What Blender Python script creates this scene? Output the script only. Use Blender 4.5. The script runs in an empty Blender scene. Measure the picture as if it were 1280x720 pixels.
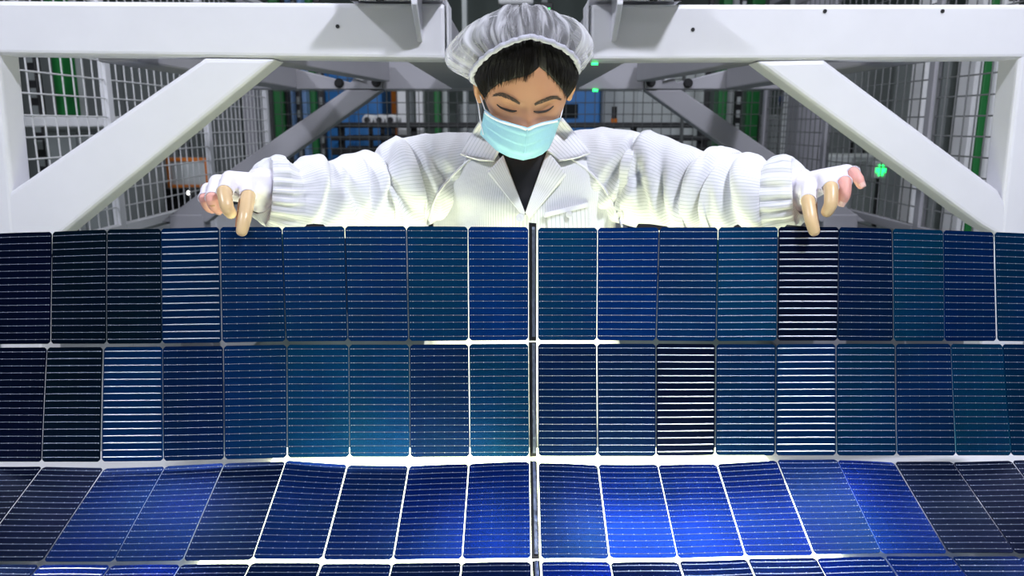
import bpy, bmesh, math, random
from mathutils import Vector, Matrix
from mathutils.bvhtree import BVHTree
random.seed(7)
S = bpy.context.scene
COL = S.collection
R = math.radians

# ------------------------------------------------------------------ camera
F = 960.0                       # focal length in pixels of a 1280 px wide frame
CAM = Vector((0, 0, 1.30)); TILT = R(12.0)
FWD = Vector((0, math.cos(TILT), -math.sin(TILT)))
UPV = Vector((0, math.sin(TILT), math.cos(TILT)))
cd = bpy.data.cameras.new('camera'); cam = bpy.data.objects.new('camera', cd)
COL.objects.link(cam); cam.location = CAM
cam.rotation_euler = (math.pi/2 - TILT, 0, 0)
cd.sensor_width = 36.0; cd.lens = 36.0*F/1280.0
cd.clip_start = 0.05; cd.clip_end = 60
cd.dof.use_dof = True; cd.dof.focus_distance = 1.2; cd.dof.aperture_fstop = 6.3
S.camera = cam

# ------------------------------------------------------------------ world, exposure
W = bpy.data.worlds.new('world'); S.world = W; W.use_nodes = True
W.node_tree.nodes['Background'].inputs[0].default_value = (0.55, 0.62, 0.75, 1)
W.node_tree.nodes['Background'].inputs[1].default_value = 0.05
S.view_settings.view_transform = 'Standard'; S.view_settings.look = 'None'
S.view_settings.exposure = -0.25; S.view_settings.gamma = 1.0
S.view_settings.use_curve_mapping = False

# ------------------------------------------------------------------ ceiling lamps (light sources; their housings are built below)
# (x, y, z, size, watts, colour)
LAMPS = [
    (-2.30, -0.05, 3.45, 0.30, 120, (0.86, 0.89, 1.0)),
    (1.25, -0.15, 3.45, 0.30, 160, (0.86, 0.88, 1.0)),
    (-0.9, 5.2, 3.9, 0.8, 26, (0.92, 0.96, 1.0)),  # this and the next: unseen lamps added to brighten the background
    (1.9, 5.4, 3.9, 0.8, 26, (0.92, 0.96, 1.0)),
    (-3.4, 3.2, 3.9, 0.6, 9, (0.92, 0.95, 1.0)),
    (3.4, 3.2, 3.9, 0.6, 9, (0.92, 0.95, 1.0)),
    (-1.70, 2.05, 3.5, 0.55, 10, (0.90, 0.93, 1.0)),
    (-0.05, 2.05, 3.5, 0.55, 10, (0.90, 0.93, 1.0)),
    (0.78, 2.05, 3.5, 0.55, 10, (0.90, 0.93, 1.0)),
    (1.58, 2.05, 3.5, 0.55, 10, (0.90, 0.93, 1.0)),
    (-1.6, -3.2, 3.9, 0.7, 26, (0.86, 0.91, 1.0)),  # unseen pair behind the camera, added for fill and cell reflections
    (1.6, -3.2, 3.9, 0.7, 26, (0.86, 0.91, 1.0)),
]
TABLE_LIGHT = 9.0
for i, (x, y, z, s, w, c) in enumerate(LAMPS):
    ld = bpy.data.lights.new('ceiling_lamp_light', 'AREA'); ld.shape = 'SQUARE'; ld.size = s
    ld.energy = w; ld.color = c
    lo = bpy.data.objects.new('ceiling_lamp_light', ld); COL.objects.link(lo); lo.location = (x, y, z)
    if i < 2:
        d = Vector((0.0, 1.5, 1.1)) - Vector((x, y, z)); lo.rotation_euler = d.to_track_quat('-Z', 'Y').to_euler()

# ------------------------------------------------------------------ helpers
def ray(px, py):
    return (FWD*F + Vector(((px-640.0), 0, 0)) + UPV*(360.0-py))/F
def pz(px, py, Z):            # point at axis depth Z
    return CAM + ray(px, py)*Z
def py_(px, py, Y):           # point on the plane y = Y
    r = ray(px, py); return CAM + r*(Y/r.y)

def mat(name, col, rough=0.5, metal=0.0, noise=0.0, nscale=20.0, bump=0.0, spec=0.5, emit=None, estr=0.0, sss=0.0):
    m = bpy.data.materials.new(name); m.use_nodes = True
    nt = m.node_tree; b = nt.nodes['Principled BSDF']
    b.inputs['Base Color'].default_value = (*col, 1)
    b.inputs['Roughness'].default_value = rough; b.inputs['Metallic'].default_value = metal
    b.inputs['Specular IOR Level'].default_value = spec
    if emit:
        b.inputs['Emission Color'].default_value = (*emit, 1); b.inputs['Emission Strength'].default_value = estr
    if sss:
        b.inputs['Subsurface Weight'].default_value = sss
        b.inputs['Subsurface Radius'].default_value = (0.010, 0.004, 0.002); b.inputs['Subsurface Scale'].default_value = 0.6
    if noise or bump:
        tc = nt.nodes.new('ShaderNodeTexCoord'); n = nt.nodes.new('ShaderNodeTexNoise')
        n.inputs['Scale'].default_value = nscale; n.inputs['Detail'].default_value = 6
        nt.links.new(tc.outputs['Object'], n.inputs['Vector'])
        if noise:
            mx = nt.nodes.new('ShaderNodeMix'); mx.data_type = 'RGBA'; mx.blend_type = 'MIX'
            mx.inputs[6].default_value = (*[c*(1-noise) for c in col], 1)
            mx.inputs[7].default_value = (*[min(1, c*(1+noise)) for c in col], 1)
            nt.links.new(n.outputs['Fac'], mx.inputs[0]); nt.links.new(mx.outputs[2], b.inputs['Base Color'])
        if bump:
            bp = nt.nodes.new('ShaderNodeBump'); bp.inputs['Strength'].default_value = bump; bp.inputs['Distance'].default_value = 0.002
            nt.links.new(n.outputs['Fac'], bp.inputs['Height']); nt.links.new(bp.outputs['Normal'], b.inputs['Normal'])
    return m

class MB:
    def __init__(s): s.v = []; s.f = []; s.uv = None
    def add(s, verts, faces):
        o = len(s.v); s.v += [Vector(p) for p in verts]; s.f += [tuple(i+o for i in f) for f in faces]; return s
    def box(s, a, b):
        x0, y0, z0 = [min(p, q) for p, q in zip(a, b)]; x1, y1, z1 = [max(p, q) for p, q in zip(a, b)]
        return s.add([(x0,y0,z0),(x1,y0,z0),(x1,y1,z0),(x0,y1,z0),(x0,y0,z1),(x1,y0,z1),(x1,y1,z1),(x0,y1,z1)],
              [(0,3,2,1),(4,5,6,7),(0,1,5,4),(1,2,6,5),(2,3,7,6),(3,0,4,7)])
    def prism(s, pts, d):                       # polygon pts extruded by vector d
        n = len(pts); d = Vector(d); pts = [Vector(p) for p in pts]
        nrm = Vector((0,0,0))
        for i in range(n): nrm += pts[i].cross(pts[(i+1) % n])
        if nrm.dot(d) > 0: pts = pts[::-1]
        return s.add(pts + [p+d for p in pts],
              [tuple(range(n)), tuple(range(2*n-1, n-1, -1))] + [(i, n+i, n+(i+1) % n, (i+1) % n) for i in range(n)])
    def tube(s, pts, rad, n=12, cap=True, up=(0,0,1), flat=1.0):
        pts = [Vector(p) for p in pts]
        if not isinstance(rad, (list, tuple)): rad = [rad]*len(pts)
        vs = []; m = len(pts)
        for i, p in enumerate(pts):
            t = (pts[min(i+1, m-1)] - pts[max(i-1, 0)]).normalized()
            u = Vector(up); 
            if abs(t.dot(u)) > 0.95: u = Vector((1,0,0)) if abs(t.x) < 0.9 else Vector((0,1,0))
            a = t.cross(u).normalized(); b = a.cross(t).normalized()
            for k in range(n):
                th = 2*math.pi*k/n
                vs.append(p + (a*math.cos(th) + b*math.sin(th)*flat)*rad[i])
        fs = [(i*n+k, i*n+(k+1) % n, (i+1)*n+(k+1) % n, (i+1)*n+k) for i in range(m-1) for k in range(n)]
        if cap: fs += [tuple(range(n-1, -1, -1)), tuple((m-1)*n+k for k in range(n))]
        return s.add(vs, fs)
    def finger(s, pts, rad, n=12):              # capsule chain with round tip, smooth joints
        q, r = smooth_line(pts, rad, 5)
        tip = q[-1]; t = (q[-1]-q[-2]).normalized(); rr = r[-1]
        for a in (0.45, 0.75, 0.93): q.append(tip + t*rr*a); r.append(rr*math.sqrt(max(0.0, 1-a*a)))
        return s.tube(q, r, n, up=(1, 0, 0))
    def ball(s, c, rx, ry, rz, n=16, m=10, M=None):
        c = Vector(c); vs = []
        for i in range(m+1):
            ph = math.pi*i/m
            for k in range(n):
                th = 2*math.pi*k/n
                p = Vector((rx*math.sin(ph)*math.cos(th), ry*math.sin(ph)*math.sin(th), rz*math.cos(ph)))
                vs.append(c + (M @ p if M else p))
        return s.add(vs, [(i*n+k, (i+1)*n+k, (i+1)*n+(k+1) % n, i*n+(k+1) % n) for i in range(m) for k in range(n)])
    def grid(s, fn, nu, nv, closed=False):
        o = len(s.v); uvs = []
        for j in range(nv+1):
            for i in range(nu + (0 if closed else 1)):
                s.v.append(Vector(fn(i/nu, j/nv))); uvs.append((i/nu, j/nv))
        w = nu if closed else nu+1
        for j in range(nv):
            for i in range(nu):
                i2 = (i+1) % w if closed else i+1
                s.f.append((o+j*w+i, o+j*w+i2, o+(j+1)*w+i2, o+(j+1)*w+i))
        return s
    def build(s, name, m, parent=None, smooth=False, bevel=0, seg=2, label=None, cat=None, group=None, kind=None, fixn=False, uv=None):
        me = bpy.data.meshes.new(name); me.from_pydata([tuple(p) for p in s.v], [], s.f); 
        if fixn:
            bm = bmesh.new(); bm.from_mesh(me); bmesh.ops.remove_doubles(bm, verts=bm.verts, dist=1e-5)
            bmesh.ops.recalc_face_normals(bm, faces=bm.faces); bm.to_mesh(me); bm.free()
        if smooth:
            for p in me.polygons: p.use_smooth = True
        if uv is not None:                       # uv: function vertex index -> (u, v)
            ul = me.uv_layers.new(name='UVMap')
            for l in me.loops: ul.data[l.index].uv = uv(l.vertex_index)
        me.materials.append(m)
        o = bpy.data.objects.new(name, me); COL.objects.link(o)
        if parent: o.parent = parent
        if bevel:
            b = o.modifiers.new('bevel', 'BEVEL'); b.width = bevel; b.segments = seg; b.limit_method = 'ANGLE'; b.angle_limit = R(40)
            b.harden_normals = False
        tag(o, label, cat, group, kind)
        return o

def tag(o, label=None, cat=None, group=None, kind=None):
    if label: o['label'] = label
    if cat: o['category'] = cat
    if group: o['group'] = group
    if kind: o['kind'] = kind
    return o
def thing(name, label, cat, group=None, loc=(0,0,0)):
    o = bpy.data.objects.new(name, None); COL.objects.link(o); o.location = loc; o.empty_display_size = 0.05
    return tag(o, label, cat, group)
def smooth_line(pts, rad, k):
    pts = [Vector(p) for p in pts]; n = len(pts); q = []; r = []
    for i in range(n-1):
        p0 = pts[max(i-1, 0)]; p1 = pts[i]; p2 = pts[i+1]; p3 = pts[min(i+2, n-1)]
        for j in range(k):
            t = j/k
            q.append(0.5*((2*p1) + (p2-p0)*t + (2*p0-5*p1+4*p2-p3)*t*t + (3*p1-p0-3*p2+p3)*t**3))
            r.append(rad[i]*(1-t) + rad[i+1]*t)
    q.append(pts[-1]); r.append(rad[-1]); return q, r
def lerp(a, b, t): return a + (b-a)*t
def table(tab, x):
    if x <= tab[0][0]: return tab[0][1]
    for (a, va), (b, vb) in zip(tab, tab[1:]):
        if x <= b: return va + (vb-va)*(x-a)/(b-a)
    return tab[-1][1]
def hsh(*a):
    v = math.sin(sum((i+1)*12.9898*x for i, x in enumerate(a)))*43758.5453
    return v - math.floor(v)
def remesh(mb, voxel, name, smooth_it=2):
    me = bpy.data.meshes.new(name); me.from_pydata([tuple(p) for p in mb.v], [], mb.f)
    o = bpy.data.objects.new(name, me); COL.objects.link(o)
    m = o.modifiers.new('r', 'REMESH'); m.mode = 'VOXEL'; m.voxel_size = voxel; m.use_smooth_shade = True
    if smooth_it:
        sm = o.modifiers.new('s', 'SMOOTH'); sm.factor = 0.5; sm.iterations = smooth_it
    dg = bpy.context.evaluated_depsgraph_get(); dg.update()
    nm = bpy.data.meshes.new_from_object(o.evaluated_get(dg))
    o.modifiers.clear(); o.data = nm; bpy.data.meshes.remove(me); nm.name = name
    for p in nm.polygons: p.use_smooth = True
    return o

# ------------------------------------------------------------------ materials
M_PAINT = mat('white_painted_steel', (0.72, 0.72, 0.76), 0.42, noise=0.06, nscale=9, bump=0.08)
M_GREYP = mat('grey_painted_steel', (0.30, 0.295, 0.325), 0.5, noise=0.06, nscale=9, bump=0.05)
M_BLACK = mat('black_steel', (0.012, 0.012, 0.014), 0.45, noise=0.3)
M_BOLT = mat('dark_bolt', (0.02, 0.02, 0.022), 0.4, metal=0.6)
M_WIREW = mat('white_wire', (0.62, 0.62, 0.64), 0.5, noise=0.05)
M_WIRED = mat('dark_wire', (0.07, 0.075, 0.075), 0.5, noise=0.1)
M_WIRE_BACKLIT = mat('backlit_grey_wire', (0.17, 0.175, 0.18), 0.5, noise=0.1)  # right fence: white wire darkened in colour to look backlit
M_FLOOR = mat('floor_paint', (0.22, 0.27, 0.25), 0.35, noise=0.12, nscale=3)
M_WALL = mat('wall_panel', (0.20, 0.22, 0.24), 0.6, noise=0.05, nscale=2)
M_WALLD = mat('wall_green_grey', (0.13, 0.165, 0.15), 0.6, noise=0.08, nscale=2)
M_CEIL = mat('ceiling_panel', (0.14, 0.155, 0.18), 0.7, noise=0.05, nscale=2)
M_GREEN = mat('green_paint', (0.01, 0.17, 0.035), 0.45, noise=0.15)
M_BLUE = mat('blue_paint', (0.03, 0.19, 0.52), 0.45, noise=0.1)
M_LBLUE = mat('light_blue_paint', (0.22, 0.38, 0.68), 0.45, noise=0.1)
M_GREY = mat('machine_grey', (0.22, 0.24, 0.24), 0.5, noise=0.1)
M_LGREY = mat('machine_light_grey', (0.52, 0.55, 0.55), 0.5, noise=0.06)
M_WHITE = mat('machine_white', (0.8, 0.8, 0.82), 0.45, noise=0.04)
M_GLASSD = mat('dark_screen', (0.01, 0.012, 0.014), 0.12)
M_ORANGE = mat('orange_plastic', (0.75, 0.22, 0.03), 0.4, noise=0.05)
M_YELLOW = mat('yellow_paint', (0.7, 0.6, 0.05), 0.4, noise=0.05)
M_ALU = mat('bare_aluminium', (0.55, 0.56, 0.58), 0.35, metal=0.9, noise=0.08)
M_LEDG = mat('green_led', (0.02, 0.4, 0.1), 0.3, emit=(0.02, 1.0, 0.16), estr=4)
M_LEDW = mat('white_led', (0.8, 0.8, 0.8), 0.3, emit=(1, 1, 0.95), estr=8)
M_DIFF = mat('lamp_diffuser', (0.9, 0.9, 0.9), 0.4, emit=(0.92, 0.95, 1.0), estr=6)
M_TDIFF = mat('light_table_diffuser', (0.9, 0.92, 0.85), 0.5, emit=(0.96, 1.0, 0.60), estr=TABLE_LIGHT)

# ------------------------------------------------------------------ the hall
def struct(name, a, b, m): 
    return MB().box(a, b).build(name, m, kind='structure')
struct('floor', (-7, -5, -0.1), (7, 9.5, 0), M_FLOOR)
struct('ceiling', (-7, -5, 4.6), (7, 9.5, 4.7), M_CEIL)
struct('wall_back', (-7, 9.4, 0), (7, 9.5, 4.6), M_WALLD)
struct('wall_front', (-7, -5.1, 0), (7, -5, 4.6), mat('pale_wall_panel', (0.55, 0.58, 0.62), 0.6, noise=0.05, nscale=2))
struct('wall_left', (-7.1, -5, 0), (-7, 9.5, 4.6), M_WALL)
struct('wall_right', (7, -5, 0), (7.1, 9.5, 4.6), M_WALL)

LL = ['square LED ceiling lamp high in front of the white frame, left one', 'square LED ceiling lamp high in front of the white frame, right one',
      'wide unseen lamp added to light the machines behind the worker, left one', 'wide unseen lamp added to light the machines behind the worker, right one',
      'ceiling lamp above the white wire fence at far left', 'ceiling lamp above the wire fence at far right',
      'leftmost of the four square lamps in a row over the frames', 'second from left of the four square lamps in a row over the frames',
      'third from left of the four square lamps in a row over the frames', 'rightmost of the four square lamps in a row over the frames',
      'added fill lamp, out of view far behind the viewer on the left side', 'added fill lamp, out of view far behind the viewer on the right side']
for i, (x, y, z, s, w, c) in enumerate(LAMPS):
    t = thing('ceiling_lamp', LL[i], 'lamp', 'ceiling lamps', (x, y, z))
    h = s/2+0.03
    MB().box((-h, -h, 0.03), (h, h, 0.10)).build('housing', M_WHITE, t, bevel=0.01)
    for sx in (-1, 1):
        MB().tube([(sx*h*0.6, 0, 0.09), (sx*h*0.6, 0, 4.6-z)], 0.006, 8).build('hanger', M_ALU, t)

# ------------------------------------------------------------------ welded frames (front pair, back one)
YF = 1.72; DF = 0.078
YB = 3.12; DB = 0.078
def member(name, px, Y, d, m, parent, bevel=0.007, dy=0.0):
    return MB().prism([py_(x, y, Y) + Vector((0, dy, 0)) for x, y in px], (0, d, 0)).build(name, m, parent, bevel=bevel, seg=3)
def bolt(x, y, Y, parent, r=0.011, m=M_BOLT):
    p = py_(x, y, Y); b = MB()
    b.tube([p+Vector((0, -0.003, 0)), p+Vector((0, 0.004, 0))], r*1.35, 14)
    b.tube([p+Vector((0, -0.012, 0)), p+Vector((0, -0.003, 0))], r, 6)
    return b.build('bolt', m, parent)
GR = 'white welded frames'
def front_frame(side):
    if side < 0:
        root = thing('steel_frame', 'white welded steel frame in front, left of the worker, beam with sloping brace', 'frame', GR, py_(20, 300, YF))
        beam = [(-90, 0), (557, 4), (557, 75), (-90, 67)]
        post = [(-60, 60), (-4, 60), (14, 245), (20, 330), (-40, 330)]
        diag = [(255, 72), (345, 73), (85, 285), (60, 306), (-38, 306), (10, 240)]
        bx = (437, 556); rib = (520, 528); hole = [(422, 33)]
    else:
        root = thing('steel_frame', 'white welded steel frame in front, right of the worker, beam with sloping brace', 'frame', GR, py_(1262, 300, YF))
        beam = [(737, 5), (1370, 5), (1370, 73), (737, 76)]
        post = [(1276, 60), (1340, 60), (1310, 330), (1248, 330), (1256, 238)]
        diag = [(945, 76), (1031, 74), (1250, 238), (1262, 262), (1330, 306), (1268, 306), (1228, 283)]
        bx = (738, 853); rib = (764, 772); hole = [(866, 37), (1031, 14), (1178, 14)]
    off = root.location
    def fix(o): 
        o.location = -off; return o
    fix(member('beam', beam, YF, DF, M_PAINT, root, 0.010))
    fix(member('post', post, YF, DF, M_PAINT, root, 0.010, 0.0015))
    fix(member('diagonal_brace', diag, YF, DF, M_PAINT, root, 0.010, 0.003))
    # lower rail and feet (behind the cells)
    xs = -1 if side < 0 else 1
    pb = py_(10 if side < 0 else 1270, 320, YF)
    fix(MB().box((pb.x-0.05, YF+0.002, 0.0), (pb.x+0.05, YF+DF, pb.z+0.03)).build('foot_post', M_PAINT, root, bevel=0.008))
    fix(MB().box((pb.x-0.09, YF-0.03, 0.0), (pb.x+0.09, YF+DF+0.03, 0.012)).build('foot_plate', M_PAINT, root, bevel=0.003))
    # overhanging bracket on the beam: top plate, rib, bolts
    a = py_(bx[0], 1, YF); b = py_(bx[1], 1, YF)
    ov = 0.10
    fix(MB().box((a.x, YF-ov, a.z+0.001), (b.x, YF+DF, a.z+0.013)).build('bracket_plate', M_PAINT, root, bevel=0.003))
    r0 = py_(rib[0], 3, YF); r1 = py_(rib[1], 3, YF); rb = py_(rib[0], 52, YF)
    xm = (r0.x+r1.x)/2
    fix(MB().prism([(xm-0.006, YF, a.z+0.001), (xm-0.006, YF-ov*0.9, a.z+0.001), (xm-0.006, YF-ov*0.9, a.z-0.02), (xm-0.006, YF-0.012, rb.z), (xm-0.006, YF, rb.z)],
        (0.012, 0, 0)).build('bracket_rib', M_PAINT, root, bevel=0.002))
    for k in (0.1, 0.36):
        xx = lerp(a.x, b.x, k if side < 0 else 1-k)
        fix(MB().tube([(xx, YF-0.05, a.z-0.008), (xx, YF-0.05, a.z+0.022)], 0.009, 6).build('bolt', M_BOLT, root))
    # upright carriage of the bracket above the beam
    fix(MB().box((a.x+0.01, YF-0.05, a.z+0.013), (b.x-0.01, YF+0.03, a.z+0.16)).build('bracket_block', M_PAINT, root, bevel=0.006))
    for (x, y) in hole:
        p = py_(x, y, YF)
        fix(MB().tube([p+Vector((0, -0.0015, 0)), p+Vector((0, 0.002, 0))], 0.0042, 12).build('screw_hole', M_BLACK, root))
    # end plate and the tube that runs back to the rear frame
    e0 = py_(557 if side < 0 else 737, 4, YF); e1 = py_(557 if side < 0 else 737, 75.5, YF)
    fix(MB().box((e0.x-0.001*xs, YF-0.003, e1.z-0.003), (e0.x-0.006*xs, YF+DF+0.004, e0.z+0.002)).build('end_plate', M_PAINT, root, bevel=0.0015))
    fix(MB().box((e0.x+0.002*xs, YF+DF, e1.z+0.004), (e0.x+0.10*xs, YB-0.002, e0.z-0.004)).build('side_rail', M_GREYP, root, bevel=0.006))
    # outer longitudinal rail
    q = py_(150 if side < 0 else 1128, 74, YF)
    fix(MB().box((q.x, YF+DF, q.z), (q.x+0.09*xs, YB-0.002, q.z+0.11)).build('side_rail', M_GREYP, root, bevel=0.006))
    # plan brace to the rear frame
    A = py_(330 if side < 0 else 950, 77, YF+DF+0.02); B = py_(478 if side < 0 else 805, 102, YB-0.03)
    dirv = (B-A).normalized(); sd = dirv.cross(Vector((0, 0, 1))).normalized()*0.03
    fix(MB().prism([A-sd, A+sd, B+sd, B-sd], (0, 0, 0.075)).build('plan_brace', M_GREYP, root, bevel=0.004))
    return root
front_frame(-1); front_frame(1)

def back_frame():
    root = thing('steel_frame', 'grey welded steel frame in the middle distance behind the worker\'s head', 'frame', GR, py_(640, 110, YB))
    off = root.location.copy()
    def fix(o): o.location = -off; return o
    fix(member('beam', [(478, 66), (806, 66), (806, 112), (478, 112)], YB, DB, M_GREYP, root, 0.006))
    for sx in (-1, 1):
        c = 640 if sx < 0 else 640
        def X(x): return x if sx < 0 else 1284-x
        fix(member('beam', [(X(478), 64), (X(462), 66), (X(438), 103), (X(350), 81), (X(250), 70), (X(250), 111.5), (X(478), 111.5)], YB, DB, M_GREYP, root, 0.005, 0.002))
        fix(member('flange_plate', [(X(478), 66), (X(462), 66), (X(462), 111), (X(478), 111)], YB, 0.012, M_GREYP, root, 0.002, -0.010))
        fix(member('diagonal_brace', [(X(478), 112), (X(432), 112), (X(297), 205), (X(200), 278), (X(258), 278), (X(345), 207)], YB, DB, M_GREYP, root, 0.006, 0.004))
        fix(member('gusset_plate', [(X(455), 78), (X(413), 78), (X(413), 90), (X(455), 101)], YB, 0.008, M_PAINT, root, 0.001, -0.02))
        for (x, y) in ((470, 81), (471, 103), (424, 104)): 
            o = bolt(X(x), y, YB, root, 0.014); o.location = -off + Vector((0, -0.012 if x > 430 else 0.0, 0))
        p0 = py_(X(232), 268, YB)
        fix(MB().box((p0.x-0.07, YB, 0), (p0.x+0.07, YB+DB, p0.z)).build('foot_post', M_GREYP, root, bevel=0.006))
    for (x, y, Y) in ((744, 113, YB),):
        p = py_(x, y, Y); o = MB().tube([p+Vector((-0.010, -0.004, 0)), p+Vector((0.010, -0.004, 0))], 0.005, 10).build('indicator_light', M_LEDG, root); o.location = -off
    return root
back_frame()
p = py_(744, 77.5, YF)
MB().tube([p+Vector((-0.007, 0.01, -0.003)), p+Vector((0.007, 0.01, -0.003))], 0.003, 10).build('indicator_light', M_LEDG, label='small green light under the right front beam beside the cap', cat='indicator light')

# ------------------------------------------------------------------ wire fences
def wires(mb, o, u, v, nu, nv, du, dv, r, n=5):
    o = Vector(o); u = Vector(u); v = Vector(v)
    nrm = u.cross(v).normalized()*r
    for i in range(nu+1): mb.tube([o+u*du*i, o+u*du*i+v*dv*nv], r, n, cap=False)
    for j in range(nv+1): mb.tube([o+v*dv*j+nrm*1.6, o+v*dv*j+u*du*nu+nrm*1.6], r, n, cap=False)
def side_fence(sx, X, y0, nY, label, mw, mp):
    rz = 0.935; top = 1.98; dz = 0.0655
    nv = int((top-rz)/dz)
    t = thing('wire_fence', label, 'fence', 'wire fences', (X, y0, 0))
    span = 0.92
    for k in range(nY+1):
        yy = span*k*1.0
        MB().box((-0.014, yy-0.02, 0), (0.014, yy+0.02, top+0.02)).build('post', mp, t, bevel=0.004)
    for k in range(nY):
        a = span*k+0.02
        b = MB(); wires(b, (0.0, a, rz), (0, 1, 0), (0, 0, 1), 14, nv, (span-0.04)/14, dz, 0.0028); b.build('wire_panel', mw, t, kind='stuff')
        MB().box((-0.016, a, rz-0.035), (0.016, a+span-0.04, rz)).build('bottom_rail', mp, t, bevel=0.003)
        MB().box((-0.016, a, top-0.01), (0.016, a+span-0.04, top+0.02)).build('top_rail', mp, t, bevel=0.003)
        MB().box((-0.008, a, 0.08), (0.008, a+span-0.04, rz-0.05)).build('kick_panel', mp, t, bevel=0.003)
    return t
side_fence(-1, -1.47, 1.95, 3, 'white wire mesh guard fence running back behind the left brace', M_WIREW, M_PAINT)
side_fence(1, 1.50, 1.90, 3, 'wire mesh guard fence, coloured grey as if backlit, running back behind the right brace', M_WIRE_BACKLIT, M_GREYP)
t = thing('wire_fence', 'dark wire mesh fence across the hall behind the grey frame', 'fence', 'wire fences', (0, 4.76, 0))
for k in range(4):
    x0 = -1.45+k*0.83
    b = MB(); wires(b, (x0, 0, 0.75), (1, 0, 0), (0, 0, 1), 14, 14, 0.058, 0.068, 0.0026); b.build('wire_panel', M_WIRED, t, kind='stuff')
    MB().box((x0-0.016, -0.012, 0), (x0+0.0, 0.012, 1.74)).build('post', M_WIRED, t, bevel=0.003)
MB().box((-1.45, -0.012, 0.70), (1.87, 0.012, 0.75)).build('bottom_rail', M_GREYP, t, bevel=0.003)

# ------------------------------------------------------------------ machines behind the fences
def ext(px0, px1, Y): return py_(px0, 150, Y).x, py_(px1, 150, Y).x
def zz(pyx, Y): return py_(640, pyx, Y).z
def column(name, x0, x1, Y, m, label, z0=0.0, z1=3.2, d=0.14, cat='column', slots=None, group=None):
    a, b = ext(x0, x1, Y); t = thing(name, label, cat, group, ((a+b)/2, Y, z0)); h = (b-a)/2
    MB().box((-h, 0, 0), (h, d, z1-z0)).build('profile', m, t, bevel=min(0.01, h*0.3))
    MB().box((-h, -0.004, 0), (h, d+0.004, 0.015)).build('foot_plate', m, t, bevel=0.003)
    if slots:
        n = int((z1-max(z0, 0.9))/0.09); sb = MB()
        for i in range(n): sb.box((-h*0.55, -0.004, 0.9+i*0.09), (h*0.55, 0.01, 0.9+i*0.09+0.05))
        sb.build('slots', slots, t, kind='stuff')
    return t
def cabinet(name, x0, x1, y_top, Y, m, label, z0=0.0, d=0.5, cat='machine', window=None, doors=2, wm=M_GLASSD):
    a, b = ext(x0, x1, Y); z1 = zz(y_top, Y)
    t = thing(name, label, cat, None, ((a+b)/2, Y, z0)); h = (b-a)/2; H = z1-z0
    MB().box((-h, 0, 0.06), (h, d, H)).build('body', m, t, bevel=0.012)
    MB().box((-h+0.03, 0.03, 0), (h-0.03, d-0.03, 0.07)).build('plinth', M_BLACK, t)
    w = 2*h/doors
    for k in range(doors):
        dd = MB().box((-h+k*w+0.012, -0.016, 0.09), (-h+(k+1)*w-0.012, 0.004, H-0.03)).build('door', m, t, bevel=0.004)
        xh = -h+(k+1)*w-0.05 if k % 2 == 0 else -h+k*w+0.05
        MB().box((xh-0.01, -0.035, H*0.5), (xh+0.01, -0.014, H*0.5+0.12)).build('handle', M_BLACK, dd, bevel=0.004)
    if window:
        wx0, wx1 = ext(window[0], window[2], Y); wz1 = zz(window[1], Y)-z0; wz0 = zz(window[3], Y)-z0
        cx = (a+b)/2
        MB().box((wx0-cx, -0.024, wz0), (wx1-cx, -0.012, wz1)).build('window', wm, t, bevel=0.003)
    return t
# left of the worker
column('lift_column', 343, 357, 5.6, M_GREEN, 'green steel column left of the light blue columns, seen above the left sleeve')
column('slotted_rail', 358, 362, 5.5, M_BLACK, 'thin black rail beside the green column', d=0.05)
column('lift_column', 363, 370, 5.6, M_LBLUE, 'narrow light blue column next to the black slotted rail')
column('slotted_rail', 371, 377, 5.5, M_BLACK, 'black slotted rail between two light blue columns', d=0.05, slots=M_GREY)
column('lift_column', 378, 384, 5.6, M_LBLUE, 'narrow light blue column right of the slotted rail')
column('lift_column', 385, 397, 5.7, M_GREEN, 'green steel column right of the light blue columns')
column('slotted_rail', 398, 406, 5.6, M_BLACK, 'black slotted rail beside the blue cabinet', d=0.05, slots=M_GREY)
cabinet('machine_cabinet', 407, 478, 90, 6.2, M_BLUE, 'blue machine cabinet behind the left grey brace', doors=2)
column('white_post', 497, 509, 5.9, M_WHITE, 'white post above the left shoulder, wider of two', cat='post')
column('white_post', 520, 529, 5.9, M_WHITE, 'white post above the left shoulder, narrower of two', cat='post')
column('grey_post', 510, 519, 6.1, M_LGREY, 'light grey post between the two white posts', cat='post')
column('lift_column', 543, 550, 6.0, M_GREEN, 'narrow green column left of the worker\'s ear')
column('grey_post', 553, 560, 6.1, M_LGREY, 'light grey post right of the narrow green column', cat='post')
column('grey_post', 579, 585, 5.9, M_LGREY, 'pale post directly beside the worker\'s ear', cat='post')
cabinet('machine_cabinet', 570, 603, 130, 6.4, M_GREY, 'grey green control box beside the worker\'s ear', doors=1)
cabinet('machine_cabinet', 480, 497, 100, 7.0, M_ORANGE, 'narrow brown orange cabinet left of the white posts', doors=1)
for i, x in enumerate((459, 474, 488)):
    c = py_(x, 150, 5.35)
    tt = thing('roller', ['white end roller left of three above the black conveyor', 'white end roller middle of three above the black conveyor', 'white end roller right of three above the black conveyor'][i], 'roller', 'rollers above the conveyor', c)
    MB().tube([(0, 0, 0), (0, 0.3, 0)], 0.036, 20).build('drum', M_WHITE, tt, bevel=0.004)
    MB().tube([(0, -0.012, 0), (0, 0.01, 0)], 0.02, 16).build('hub', M_BLACK, tt)
    MB().box((-0.012, 0.1, -c.z), (0.012, 0.14, -0.02)).build('stand', M_BLACK, tt)
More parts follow.
